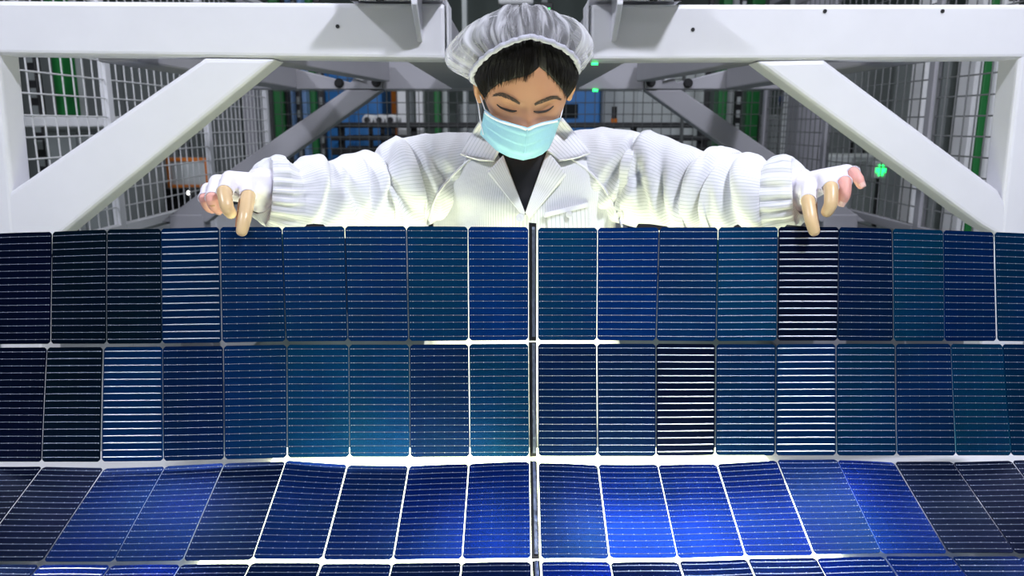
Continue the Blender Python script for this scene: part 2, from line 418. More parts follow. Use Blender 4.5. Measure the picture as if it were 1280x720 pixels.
def conveyor(x0, x1, Y, label, ys=((153, 160), (170, 176), (185, 194), (212, 222))):
    a, b = ext(x0, x1, Y); t = thing('conveyor', label, 'conveyor', None, ((a+b)/2, Y, 0)); h = (b-a)/2
    for (y0, y1) in ys:
        MB().box((-h, 0, zz(y1, Y)), (h, 0.06, zz(y0, Y))).build('rail', M_BLACK, t, bevel=0.006)
        MB().box((-h, 0.5, zz(y1, Y)), (h, 0.56, zz(y0, Y))).build('rail', M_BLACK, t, bevel=0.006)
    for k in (-0.9, 0, 0.9):
        MB().box((h*k-0.02, 0.07, 0), (h*k+0.02, 0.11, zz(ys[0][1], Y))).build('leg', M_BLACK, t)
conveyor(412, 618, 5.2, 'black conveyor rails behind the left sleeve')
conveyor(700, 890, 5.2, 'black conveyor rails behind the right shoulder')
# right of the worker
cabinet('machine_cabinet', 676, 750, 60, 6.2, M_BLUE, 'blue machine cabinet with dark window right of the worker\'s face', window=(696, 130, 722, 148), doors=1)
cabinet('partition', 751, 880, 60, 6.6, M_LGREY, 'pale grey green partition panel behind the signal lamp', doors=3, d=0.1, cat='partition')
c = py_(768, 155, 5.3)
t = thing('signal_lamp', 'small black and orange signal lamp above the right shoulder', 'lamp', None, c)
MB().tube([(0, 0.02, 0), (0, 0.02, 0.035)], 0.022, 16).build('orange_base', M_ORANGE, t, bevel=0.003)
MB().tube([(0, 0.02, 0.035), (0, 0.02, 0.115)], 0.018, 16).build('black_cap', M_BLACK, t, bevel=0.004)
MB().tube([(0, 0.02, -c.z), (0, 0.02, 0.0)], 0.008, 8).build('stem', M_BLACK, t)
column('slotted_rail', 880, 886, 5.6, M_BLACK, 'black rail left of the green columns on the right', d=0.05)
column('lift_column', 897, 908, 5.6, M_GREEN, 'dark green column behind the right grey brace, left of two')
column('slotted_rail', 918, 926, 5.5, M_BLACK, 'black slotted rail between the two dark green columns', d=0.05, slots=M_LGREY)
column('lift_column', 932, 948, 5.6, M_GREEN, 'dark green column behind the right grey brace, right of two')
column('grey_post', 909, 917, 5.9, M_LGREY, 'light grey post right of the left dark green column', cat='post')
cabinet('machine_cabinet', 950, 986, 143, 5.6, M_GREY, 'dark grey cabinet between green column and purple grey post', doors=1)
column('white_post', 987, 991, 5.0, M_WHITE, 'thin white tube beside the purple grey post', cat='post')
column('slotted_rail', 991, 997, 4.9, M_BLACK, 'black toothed rail left of the purple grey post', d=0.05, slots=M_GREY)
column('grey_post', 998, 1030, 4.4, M_GREYP, 'wide purple grey post behind the right wrist', cat='post', d=0.2)
column('grey_post', 304, 320, 4.85, M_GREYP, 'grey post behind the left glove and brace', cat='post', d=0.12)
c = py_(993, 125, 5.3)
tt = thing('blue_motor', 'dark blue round motor beside the purple grey post', 'motor', None, c)
MB().tube([(0, -0.05, 0), (0, 0.2, 0)], 0.045, 20).build('casing', mat('navy_paint', (0.01, 0.03, 0.12), 0.4), tt, bevel=0.006)
MB().tube([(0, -0.07, 0), (0, -0.04, 0)], 0.015, 12).build('shaft', M_ALU, tt)
MB().box((-0.02, 0.05, -c.z), (0.02, 0.09, -0.03)).build('stand', M_BLACK, tt)
# behind the right fence
column('white_post', 1150, 1166, 4.0, M_WHITE, 'white upright post seen through the right fence, wider of two', cat='post')
column('white_post', 1212, 1222, 4.0, M_WHITE, 'white upright post seen through the right fence, narrower of two', cat='post')
cabinet('machine_cabinet', 1168, 1211, 20, 4.3, M_GREY, 'grey louvred cabinet between two white posts behind the right fence', doors=2)
column('lift_column', 1223, 1236, 4.0, M_GREEN, 'dark green column at the far right behind the fence')
column('slotted_rail', 1238, 1256, 3.95, M_WHITE, 'white slotted rail at the far right behind the fence', d=0.05, slots=M_BLACK)
cabinet('machine_cabinet', 1040, 1135, 195, 5.2, M_LGREY, 'pale low cabinet behind the right hand and fence', doors=3)
cabinet('partition', 1036, 1148, 40, 6.8, M_GREY, 'dark grey wall panel behind the low pale cabinet', doors=3, d=0.1, cat='partition')
c = py_(1101, 213, 4.9)
tt = thing('green_sign', 'small glowing green sign behind the right hand', 'sign', None, c)
MB().box((-0.04, 0, -0.05), (0.05, 0.04, 0.055)).build('case', M_WHITE, tt, bevel=0.006)
MB().box((-0.032, -0.006, -0.012), (0.032, 0.004, 0.014)).box((-0.014, -0.006, -0.032), (0.014, 0.004, 0.034)).build('lit_panel', M_LEDG, tt)
MB().box((-0.012, 0.01, -c.z), (0.012, 0.03, -0.04)).build('stand', M_BLACK, tt)
# behind the left fence
column('slotted_rail', 40, 53, 4.2, M_BLACK, 'black slotted rail at far left behind the white fence', d=0.05, slots=M_GREY)
column('lift_column', 72, 86, 4.4, M_GREEN, 'green column at far left behind the white fence')
column('grey_post', 87, 96, 4.6, M_LGREY, 'light grey post beside the far left green column', cat='post')
cabinet('machine_cabinet', 52, 142, 158, 4.0, M_GREY, 'grey cabinet behind the white fence at left', doors=2)
a, b = ext(-40, 148, 3.9)
t = thing('white_rail', 'white horizontal rail above the grey cabinet at left', 'rail', None, ((a+b)/2, 3.9, zz(152, 3.9)))
MB().box((-(b-a)/2, 0, -0.025), ((b-a)/2, 0.05, 0.025)).build('tube', M_WHITE, t, bevel=0.006)
for sx in (-1, 1): MB().box((sx*((b-a)/2-0.05)-0.02, 0.01, -zz(152, 3.9)), (sx*((b-a)/2-0.05)+0.02, 0.04, -0.02)).build('leg', M_WHITE, t)
cabinet('partition', -120, 300, 40, 6.8, M_GREY, 'grey wall panels far behind the white fence', doors=6, d=0.1, cat='partition')
cabinet('machine_cabinet', 150, 262, 236, 4.9, M_BLACK, 'low black machine behind the white fence beside the left hand', doors=2)
c = py_(235, 216, 4.70)
tt = thing('orange_framed_window', 'pale window box with an orange frame behind the white fence', 'window box', None, c)
MB().box((-0.11, 0.0, -0.075), (0.11, 0.08, 0.075)).build('panel', M_LGREY, tt, bevel=0.006)
for (a0, b0) in (((-0.125, -0.012, -0.09), (-0.105, 0.02, 0.09)), ((0.105, -0.012, -0.09), (0.125, 0.02, 0.09)), ((-0.105, -0.012, 0.068), (0.105, 0.02, 0.09)), ((-0.105, -0.012, -0.09), (0.105, 0.02, -0.072))):
    MB().box(a0, b0).build('frame_bar', M_ORANGE, tt, bevel=0.003)
MB().box((-0.02, 0.02, -c.z), (0.02, 0.06, -0.08)).build('stand', M_BLACK, tt)
c = py_(236, 241, 4.56)
tt = thing('camera_light', 'small bright white light below the orange framed window', 'lamp', None, c)
MB().box((-0.04, 0, -0.03), (0.05, 0.05, 0.03)).build('case', M_BLACK, tt, bevel=0.005)
MB().ball((0.0, -0.004, 0), 0.011, 0.008, 0.011).build('lens', M_LEDW, tt, smooth=True)
MB().box((-0.012, 0.01, -c.z), (0.012, 0.035, -0.028)).build('stand', M_BLACK, tt)
# above the head
c = py_(645, 2, 6.0)
tt = thing('wall_unit', 'white wall unit just above the cap', 'wall unit', None, c)
MB().box((-0.13, 0, -0.02), (0.13, 0.2, 0.2)).build('casing', M_WHITE, tt, bevel=0.02)
MB().box((-0.10, 0.01, -0.045), (0.10, 0.19, -0.02)).build('vent', M_BLACK, tt)
MB().box((-0.02, 0.05, 0.19), (0.02, 0.09, 4.6-c.z)).build('hanger', M_GREY, tt)
c = py_(681, 12, 5.8)
tt = thing('black_device', 'black box device above the cap, right of the white unit', 'device', None, c)
MB().box((-0.06, 0, -0.05), (0.06, 0.1, 0.05)).build('case', M_BLACK, tt, bevel=0.008)
MB().ball((0.03, -0.003, 0.005), 0.006, 0.004, 0.006, 8, 6).build('status_light', M_LEDG, tt)
MB().box((-0.02, 0.03, 0.04), (0.02, 0.07, 4.6-c.z)).build('hanger', M_GREY, tt)

# ------------------------------------------------------------------ light table under the cells
TX0, TX1 = -0.44, 0.47
t = thing('light_table', 'white light table glowing under the solar cells', 'table', None, (0, 1.0, 0))
MB().box((-1.6, -0.75, 0.60), (1.6, 0.375, 0.690)).build('table_body', M_PAINT, t, bevel=0.006)
MB().box((TX0, -0.45, 0.691), (TX1, 0.365, 0.700)).build('diffuser', M_TDIFF, t, bevel=0.002)
for sx in (-1, 1):
    for yy in (-0.68, 0.30): MB().box((sx*1.5-0.035, yy-0.035, 0), (sx*1.5+0.035, yy+0.035, 0.60)).build('leg', M_PAINT, t, bevel=0.005)

# ------------------------------------------------------------------ solar cells
def cell_material():
    m = bpy.data.materials.new('solar_cell_silicon'); m.use_nodes = True; nt = m.node_tree; b = nt.nodes['Principled BSDF']
    oi = nt.nodes.new('ShaderNodeObjectInfo'); tc = nt.nodes.new('ShaderNodeTexCoord')
    n = nt.nodes.new('ShaderNodeTexNoise'); n.inputs['Scale'].default_value = 11; n.inputs['Detail'].default_value = 2
    nt.links.new(tc.outputs['Object'], n.inputs['Vector'])
    mx = nt.nodes.new('ShaderNodeMix'); mx.data_type = 'RGBA'; mx.blend_type = 'MULTIPLY'; mx.inputs[0].default_value = 0.5
    nt.links.new(oi.outputs['Color'], mx.inputs[6]); nt.links.new(n.outputs['Color'], mx.inputs[7])
    nt.links.new(mx.outputs[2], b.inputs['Base Color'])
    b.inputs['Metallic'].default_value = 0.85; b.inputs['Roughness'].default_value = 0.26
    # fine grain of the etched wafer
    n2 = nt.nodes.new('ShaderNodeTexNoise'); n2.inputs['Scale'].default_value = 900; nt.links.new(tc.outputs['Object'], n2.inputs['Vector'])
    bp = nt.nodes.new('ShaderNodeBump'); bp.inputs['Strength'].default_value = 0.12; bp.inputs['Distance'].default_value = 0.001
    nt.links.new(n2.outputs['Fac'], bp.inputs['Height']); nt.links.new(bp.outputs['Normal'], b.inputs['Normal'])
    return m
M_CELL = cell_material()
M_SOLDER_GLINT = mat('solder_and_glint_silver', (0.72, 0.74, 0.82), 0.36, metal=0.75, noise=0.1, nscale=60)  # for solder dots, and for wires with their glint put into the colour
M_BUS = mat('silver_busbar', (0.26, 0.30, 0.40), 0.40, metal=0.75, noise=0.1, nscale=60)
M_RIB = mat('silver_braided_ribbon', (0.26, 0.30, 0.40), 0.32, metal=0.8, noise=0.45, nscale=140, bump=0.6)
M_TAPE = mat('black_tape', (0.012, 0.012, 0.014), 0.4, noise=0.2)

array = thing('solar_cell_array', 'sheet of dark blue solar cells in four rows held up by the worker', 'solar panel', None, (0.03, 1.0, 0.70))
AOFF = -array.location
N_, K_, T_, B_, D_ = (0.005, 0.068, 0.27), (0.005, 0.016, 0.070), (0.004, 0.098, 0.30), (0.003, 0.078, 0.40), (0.005, 0.042, 0.18)
G_ = (0.005, 0.028, 0.065)
# boundary pixel x and axis depth: top edge list and bottom edge list for each row
r1L_t = [(661,1.168),(585,1.160),(508,1.155),(431,1.151),(352.5,1.147),(274.5,1.140),(201,1.152),(133,1.172),(64.5,1.192),(-4,1.212)]
r1L_b = [(661,1.168),(586,1.160),(511,1.155),(435,1.151),(357.5,1.147),(277.5,1.140),(202.5,1.150),(132.5,1.166),(62.5,1.184),(-8,1.2)]
r1R_t = [(672,1.178),(747,1.180),(824,1.180),(897.5,1.181),(972.5,1.181),(1049,1.182),(1116,1.198),(1179.5,1.220),(1242.5,1.243),(1304,1.265)]
r1R_b = [(672,1.178),(746,1.182),(820,1.184),(895,1.184),(971,1.184),(1047,1.184),(1117.5,1.196),(1181,1.215),(1246,1.236),(1310,1.255)]
y1L_t = [283,282.5,282,282,283,283,285,286,289,291]; y1L_b = [426,426.5,427,427,427.5,429,430,430.5,430.5,431]
y1R_t = [284,284,283.5,283.5,283,283,285,287,289.5,292]; y1R_b = [426,426,426.5,427,426.5,426.5,427,427,427,427.5]
r2L_t = [(661,1.168),(586,1.160),(512,1.157),(436,1.153),(358.5,1.150),(279,1.145),(203,1.150),(129,1.158),(59,1.170),(-14,1.185)]
r2L_b = [(662,1.172),(587.5,1.172),(512.5,1.170),(437,1.165),(359,1.155),(280.5,1.148),(204,1.150),(126,1.152),(52,1.165),(-20,1.178)]
r2R_t = [(672,1.180),(746,1.184),(820,1.188),(895,1.188),(970,1.186),(1045,1.184),(1119,1.190),(1188,1.203),(1253,1.22),(1318,1.24)]
r2R_b = [(672.5,1.182),(747,1.188),(820,1.192),(894,1.190),(969,1.184),(1045.5,1.180),(1120.5,1.186),(1194.5,1.195),(1264,1.215),(1333,1.235)]
y2L_t = [429,429.5,430,430,430,431.5,432.5,433,433.5,434]; y2L_b = [571.5,571.5,572,572,573,575,577,578,578,578]
y2R_t = [429,429,429,429.5,429.5,429,429,429,429.5,430]; y2R_b = [571,571,571,570,570,570,570,570,570,570]
r3L_t = [(662,1.165),(586,1.166),(511,1.172),(434.5,1.170),(357.5,1.160),(281,1.155),(207,1.158),(130.5,1.162),(54,1.165),(-22,1.17)]
r3L_b = [(664,1.020),(577.5,1.022),(491,1.022),(403,1.022),(315,1.018),(228,1.016),(141,1.018),(52.5,1.020),(-36,1.02),(-124,1.02)]
r3R_t = [(672.5,1.172),(747.5,1.178),(822,1.182),(896,1.180),(970.5,1.175),(1046,1.178),(1117.5,1.185),(1190,1.190),(1264,1.19),(1336,1.19)]
r3R_b = [(676,1.022),(762,1.026),(847.5,1.028),(932.5,1.028),(1018,1.026),(1103,1.03),(1186,1.036),(1270,1.036),(1352,1.036),(1434,1.036)]
y3L_t = [576,579,582,581,575.5,578,582,584.5,583,583]; y3L_b = [698,699,700,700,700,701,702,702,702,702]
y3R_t = [577,580,580,579,574.5,574,577,577,575,575]; y3R_b = [697.5,698,697.5,695,694,692,692,692,692,692]

def corners(bt, yt, bb, yb):
    return [pz(x, y, Z) for (x, Z), y in zip(bt, yt)], [pz(x, y, Z) for (x, Z), y in zip(bb, yb)]
rows = []
rows.append((corners(r1L_t, y1L_t, r1L_b, y1L_b), corners(r1R_t, y1R_t, r1R_b, y1R_b)))
rows.append((corners(r2L_t, y2L_t, r2L_b, y2L_b), corners(r2R_t, y2R_t, r2R_b, y2R_b)))
rows.append((corners(r3L_t, y3L_t, r3L_b, y3L_b), corners(r3R_t, y3R_t, r3R_b, y3R_b)))
# fourth row continues, nearly flat, just above the light table
def fourth(bot):
    tp = [p + Vector((0, -0.004, -0.0015)) for p in bot]
    return tp, [p + Vector((0.001*math.copysign(1, p.x), -0.182, -0.024)) for p in tp]
rows.append((fourth(rows[2][0][1]), fourth(rows[2][1][1])))

T_SHEEN_ = (0.006, 0.15, 0.40)  # brighter teal: a reflection put into the tint of two right-hand cells
B3, N3, D3 = (0.004, 0.050, 0.42), (0.005, 0.042, 0.24), (0.005, 0.028, 0.14)
TINT = [ # left half from the centre outwards, right half from the centre outwards
  ([B_,T_,N_,N_,N_,N_,G_,G_,K_], [T_,B_,N_,T_,K_,D_,T_SHEEN_,B_,T_]),
  ([T_,D_,T_,T_,N_,D_,N_,G_,K_], [D_,D_,K_,N_,N_,T_,N_,T_SHEEN_,T_]),
  ([B3,B3,N3,N3,D3,N3,N3,K_,K_], [N3,B3,B3,B3,N3,B3,K_,K_,K_]),
  ([D3,D3,N3,D3,D3,B3,B3,D3,D3], [B3,D3,D3,D3,B3,B3,N3,N3,N3])]
WIREW = [ # half width of the soldered wires in mm, wider where a glint is imitated
  ([.26,.28,.42,.36,.34,.74,.46,.40,.36], [.26,.44,.50,.60,.88,.40,.34,.34,.34]),
  ([.26,.30,.45,.36,.34,.36,.72,.5,.34], [.40,.55,.72,.60,.78,.60,.42,.36,.34]),
  ([.38,.42,.36,.34,.50,.46,.5,.5,.46], [.36,.40,.42,.46,.5,.42,.42,.42,.42]),
  ([.4,.4,.4,.4,.4,.4,.7,.4,.4], [.4,.6,.6,.6,.6,.4,.4,.4,.4])]
def add_cell(A, B, C, D, tint, ww, seed):      # A,B top left/right; C,D bottom left/right (seen from the front)
    n = ((B-A).cross(A-C)).normalized()
    if n.dot(CAM - A) < 0: n = -n
    W = (B-A).length; H = (C-A).length
    gx = 0.0007/W; gy = 0.0009/H
    bow = (hsh(seed, 1.3)-0.4)*0.0022; bow2 = (hsh(seed, 2.7)-0.5)*0.0020
    def P(s, t, off=0.0):
        s = gx + s*(1-2*gx); t = gy + t*(1-2*gy)
        p = (A*(1-s)+B*s)*(1-t) + (C*(1-s)+D*s)*t
        return p + n*(off + bow*(4*s*(1-s)-1) + bow2*(4*t*(1-t)-1))
    cs = 0.0042/W; ct = 0.0042/H
    S_ = [0, cs, 0.25, 0.5, 0.75, 1-cs, 1]; T2 = [0, ct, 0.2, 0.4, 0.6, 0.8, 1-ct, 1]
    ns, nt_ = len(S_), len(T2)
    mb = MB()
    for off in (0.0, -0.0006):
        for j, tt in enumerate(T2):
            for i, ss in enumerate(S_):
                s2, t2 = ss, tt
                if i in (0, ns-1) and j in (0, nt_-1):
                    s2 = 0.42*cs if i == 0 else 1-0.42*cs; t2 = 0.42*ct if j == 0 else 1-0.42*ct
                mb.v.append(P(s2, t2, off))
    o = ns*nt_
    for j in range(nt_-1):
        for i in range(ns-1):
            a = j*ns+i; mb.f.append((a, a+ns, a+ns+1, a+1)); mb.f.append((o+a, o+a+1, o+a+ns+1, o+a+ns))
    rim = [i for i in range(ns)] + [j*ns+ns-1 for j in range(1, nt_)] + [(nt_-1)*ns+i for i in range(ns-2, -1, -1)] + [j*ns for j in range(nt_-2, 0, -1)]
    o3 = len(mb.v); nr = len(rim)
    mb.v += [mb.v[k] for k in rim] + [mb.v[o+k] for k in rim]
    for k in range(nr):
        a, b = o3+k, o3+(k+1) % nr; mb.f.append((a, b, nr+b, nr+a))
    c = mb.build('solar_cell', M_CELL, array, smooth=False); c.location = AOFF
    for p in c.data.polygons[:]: 
        if p.index < 2*(ns-1)*(nt_-1): p.use_smooth = True
    v = 0.85+0.3*hsh(seed, 5.1)
    c.color = (*[x*v for x in tint], 1)
    # sixteen soldered wires with joints
    wb = MB(); up = (A-C).normalized()
    hw = ww*0.001
    for k in range(16):
        t = (k+0.62)/16.25
        N = 6; o2 = len(wb.v)
        for i in range(N+1):
            s = 0.022 + 0.956*i/N
            p = P(s, t)
            wb.v += [p+up*hw+n*0.0001, p+n*(0.0001+hw*0.75), p-up*hw+n*0.0001]
        for i in range(N):
            a = o2+i*3
            wb.f += [(a, a+1, a+4, a+3), (a+1, a+2, a+5, a+4)]
        for s in (0.028, 0.075, 0.24, 0.41, 0.58, 0.75, 0.92, 0.972):
            p = P(s, t, 0.0002+hw*0.78); r_ = max(0.00062, hw*1.2); e = (B-A).normalized()*r_*0.8; f = up*r_
            wb.add([p-e-f, p+e-f, p+e+f, p-e+f], [(0, 1, 2, 3)])
    w = wb.build('busbar_wires', M_SOLDER_GLINT if ww >= 0.7 else M_BUS, c, smooth=False, kind='stuff')  # widest wires take the brighter copy, imitating light caught on them
    w.data.materials.append(M_SOLDER_GLINT)
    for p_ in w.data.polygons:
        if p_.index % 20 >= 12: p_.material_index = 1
    return c
seed = 0
for ri, (lh, rh) in enumerate(rows):
    for hi, (tp, bt) in enumerate((lh, rh)):
        for k in range(9):
            seed += 1
            if hi == 0: A, B, C, D = tp[k+1], tp[k], bt[k+1], bt[k]
            else: A, B, C, D = tp[k], tp[k+1], bt[k], bt[k+1]
            # leave out cells the photograph shows nothing of
            d0 = [q-CAM for q in (A, B, C, D)]
            xs_ = [640+F*q.x/q.dot(FWD) for q in d0]
            if max(xs_) < 0 or min(xs_) > 1280: continue
            add_cell(A, B, C, D, TINT[ri][hi][k], WIREW[ri][hi][k], seed)
# centre strip: black carrier with a silver braided ribbon in each row
for ri, (lh, rh) in enumerate(rows):
    a = lh[0][0]; b = rh[0][0]; c = lh[1][0]; d = rh[1][0]
    n = ((b-a).cross(a-c)).normalized()
    if n.dot(CAM-a) < 0: n = -n
    ext_ = (a-c).normalized()*(0.006 if ri == 0 else 0.0015)
    m0, m1 = 0.10, 0.90
    top0, top1 = a.lerp(b, m0)+ext_, a.lerp(b, m1)+ext_; bo0, bo1 = c.lerp(d, m0), c.lerp(d, m1)
    o = MB().prism([top0-n*0.001, top1-n*0.001, bo1-n*0.001, bo0-n*0.001], -n*0.0012).build('carrier_strip', M_TAPE, array); o.location = AOFF
    q0, q1 = a.lerp(b, 0.34), a.lerp(b, 0.70); q2, q3 = c.lerp(d, 0.70), c.lerp(d, 0.34)
    q2 = q2.lerp(q1, 0.035); q3 = q3.lerp(q0, 0.035)
    mb = MB(); NN = 40
    for i in range(NN+1):
        t_ = i/NN; w_ = n*(0.0004+0.0007*hsh(i, ri)); w2 = n*(0.0004+0.0007*hsh(i, ri, 3))
        mb.v += [q0.lerp(q3, t_)+w_, (q0.lerp(q3, t_)+q1.lerp(q2, t_))/2+w2*1.4, q1.lerp(q2, t_)+w_]
    for i in range(NN):
        e = i*3; mb.f += [(e, e+3, e+4, e+1), (e+1, e+4, e+5, e+2)]
    o = mb.build('silver_ribbon', M_RIB, array); o.location = AOFF
# scraps of black tape behind the top edge
for pts in ([(378, 286), (384, 280.5), (392, 279.5), (404, 280.5), (409, 286)], [(793, 288), (798, 279.5), (812, 280), (834, 283), (838, 288)], [(914, 288), (918, 282.5), (922.5, 280.5), (926, 283), (930, 288)],
            [(976, 288), (984, 281), (1006, 283), (1006, 288)]):
    Zt = 1.156 if pts[0][0] < 640 else 1.186
    o = MB().prism([pz(x, y, Zt) for x, y in pts], FWD*0.001).build('tape_scrap', M_TAPE, array); o.location = AOFF

#PERSON
# ------------------------------------------------------------------ the worker
M_SKIN = mat('skin', (0.47, 0.24, 0.135), 0.46, noise=0.05, nscale=60, sss=0.12, spec=0.35)
M_PINK = mat('fingertip_skin', (0.72, 0.36, 0.31), 0.5, sss=0.12, noise=0.05, nscale=80)
M_NAIL = mat('fingernail', (0.80, 0.52, 0.47), 0.25)
M_COT = mat('finger_cot_latex', (0.66, 0.47, 0.26), 0.32, noise=0.08, nscale=60, bump=0.15)
M_GLOVE = mat('white_knit_glove', (0.76, 0.73, 0.82), 0.8, noise=0.05, nscale=300, bump=0.25)
M_SHIRT = mat('black_shirt', (0.008, 0.008, 0.010), 0.4, noise=0.3, nscale=15, bump=0.3)
M_HAIRL = mat('eyebrow_hair', (0.02, 0.013, 0.010), 0.7, noise=0.3, nscale=300)
M_MASKW = mat('mask_white_edge', (0.82, 0.86, 0.90), 0.8)
M_BTN = mat('white_button', (0.75, 0.75, 0.76), 0.35, noise=0.05)
M_TROU = mat('navy_trousers', (0.02, 0.025, 0.05), 0.8, noise=0.2)
M_SHOE = mat('white_shoe', (0.6, 0.6, 0.6), 0.5, noise=0.05)
def hair_material():
    m = bpy.data.materials.new('black_hair'); m.use_nodes = True; nt = m.node_tree; b = nt.nodes['Principled BSDF']
    tc = nt.nodes.new('ShaderNodeUVMap'); mp = nt.nodes.new('ShaderNodeMapping'); mp.inputs['Scale'].default_value = (140, 3, 1)
    n = nt.nodes.new('ShaderNodeTexNoise'); n.inputs['Scale'].default_value = 1.0; n.inputs['Detail'].default_value = 5
    nt.links.new(tc.outputs['UV'], mp.inputs['Vector']); nt.links.new(mp.outputs['Vector'], n.inputs['Vector'])
    cr = nt.nodes.new('ShaderNodeValToRGB'); cr.color_ramp.elements[0].position = 0.35; cr.color_ramp.elements[1].position = 0.75
    cr.color_ramp.elements[0].color = (0.0025, 0.002, 0.002, 1); cr.color_ramp.elements[1].color = (0.012, 0.009, 0.007, 1)
    nt.links.new(n.outputs['Fac'], cr.inputs[0]); nt.links.new(cr.outputs[0], b.inputs['Base Color'])
    b.inputs['Roughness'].default_value = 0.42; b.inputs['Specular IOR Level'].default_value = 0.3
    bp = nt.nodes.new('ShaderNodeBump'); bp.inputs['Strength'].default_value = 0.6; bp.inputs['Distance'].default_value = 0.001
    nt.links.new(n.outputs['Fac'], bp.inputs['Height']); nt.links.new(bp.outputs['Normal'], b.inputs['Normal'])
    return m
M_HAIR = hair_material()
def striped(name, count, axis='U', base=(0.75, 0.75, 0.79), dark=(0.54, 0.56, 0.58), duty=0.24):
    m = bpy.data.materials.new(name); m.use_nodes = True; nt = m.node_tree; b = nt.nodes['Principled BSDF']
    uv = nt.nodes.new('ShaderNodeUVMap'); sp = nt.nodes.new('ShaderNodeSeparateXYZ'); nt.links.new(uv.outputs['UV'], sp.inputs[0])
    mu = nt.nodes.new('ShaderNodeMath'); mu.operation = 'MULTIPLY'; mu.inputs[1].default_value = count
    nt.links.new(sp.outputs[0 if axis == 'U' else 1], mu.inputs[0])
    fr = nt.nodes.new('ShaderNodeMath'); fr.operation = 'FRACT'; nt.links.new(mu.outputs[0], fr.inputs[0])
    cr = nt.nodes.new('ShaderNodeValToRGB'); e = cr.color_ramp.elements
    e[0].position = 0.0; e[0].color = (*dark, 1); e[1].position = duty*0.6; e[1].color = (*dark, 1)
    q = e.new(duty); q.color = (*base, 1); q = e.new(0.98); q.color = (*base, 1)
    nt.links.new(fr.outputs[0], cr.inputs[0]); nt.links.new(cr.outputs[0], b.inputs['Base Color'])
    b.inputs['Roughness'].default_value = 0.75; b.inputs['Specular IOR Level'].default_value = 0.2
    b.inputs['Sheen Weight'].default_value = 0.1
    tc = nt.nodes.new('ShaderNodeTexCoord'); n = nt.nodes.new('ShaderNodeTexNoise'); n.inputs['Scale'].default_value = 26; n.inputs['Detail'].default_value = 3
    nt.links.new(tc.outputs['Object'], n.inputs['Vector'])
    bp = nt.nodes.new('ShaderNodeBump'); bp.inputs['Strength'].default_value = 0.35; bp.inputs['Distance'].default_value = 0.006
    nt.links.new(n.outputs['Fac'], bp.inputs['Height']); nt.links.new(bp.outputs['Normal'], b.inputs['Normal'])
    return m
M_COATT = striped('striped_coat_body', 250)
M_COATS = striped('striped_coat_sleeve', 84)
M_COATP = striped('striped_coat_panel', 10)
M_COATL = striped('striped_coat_lapel', 9)
M_COATW = mat('coat_white_edging', (0.80, 0.80, 0.83), 0.75, noise=0.04, nscale=60, bump=0.2)
def mask_material():
    m = mat('mask_blue_fabric', (0.30, 0.57, 0.72), 0.85, noise=0.06, nscale=220, bump=0.15); return m
M_MASK = mask_material()
def cap_material():
    m = bpy.data.materials.new('bouffant_cap_fabric'); m.use_nodes = True; nt = m.node_tree; b = nt.nodes['Principled BSDF']
    b.inputs['Base Color'].default_value = (0.80, 0.80, 0.86, 1); b.inputs['Roughness'].default_value = 0.7
    b.inputs['Transmission Weight'].default_value = 0.0
    tr = nt.nodes.new('ShaderNodeBsdfTransparent'); mx = nt.nodes.new('ShaderNodeMixShader')
    uv = nt.nodes.new('ShaderNodeUVMap'); mp = nt.nodes.new('ShaderNodeMapping'); mp.inputs['Scale'].default_value = (52, 2.0, 1)
    n = nt.nodes.new('ShaderNodeTexNoise'); n.inputs['Scale'].default_value = 1.0; n.inputs['Detail'].default_value = 5; n.inputs['Distortion'].default_value = 0.8
    nt.links.new(uv.outputs['UV'], mp.inputs[0]); nt.links.new(mp.outputs[0], n.inputs['Vector'])
    cr = nt.nodes.new('ShaderNodeValToRGB'); cr.color_ramp.elements[0].position = 0.40; cr.color_ramp.elements[0].color = (0.13, 0.13, 0.13, 1)
    cr.color_ramp.elements[1].position = 0.74; cr.color_ramp.elements[1].color = (0.68, 0.68, 0.68, 1)
    nt.links.new(n.outputs['Fac'], cr.inputs[0]); nt.links.new(cr.outputs[0], mx.inputs[0])
    nt.links.new(tr.outputs[0], mx.inputs[1]); nt.links.new(b.outputs[0], mx.inputs[2])
    nt.links.new(mx.outputs[0], nt.nodes['Material Output'].inputs['Surface'])
    bp = nt.nodes.new('ShaderNodeBump'); bp.inputs['Strength'].default_value = 0.7; bp.inputs['Distance'].default_value = 0.004
    nt.links.new(n.outputs['Fac'], bp.inputs['Height']); nt.links.new(bp.outputs['Normal'], b.inputs['Normal'])
    return m
M_CAP = cap_material()

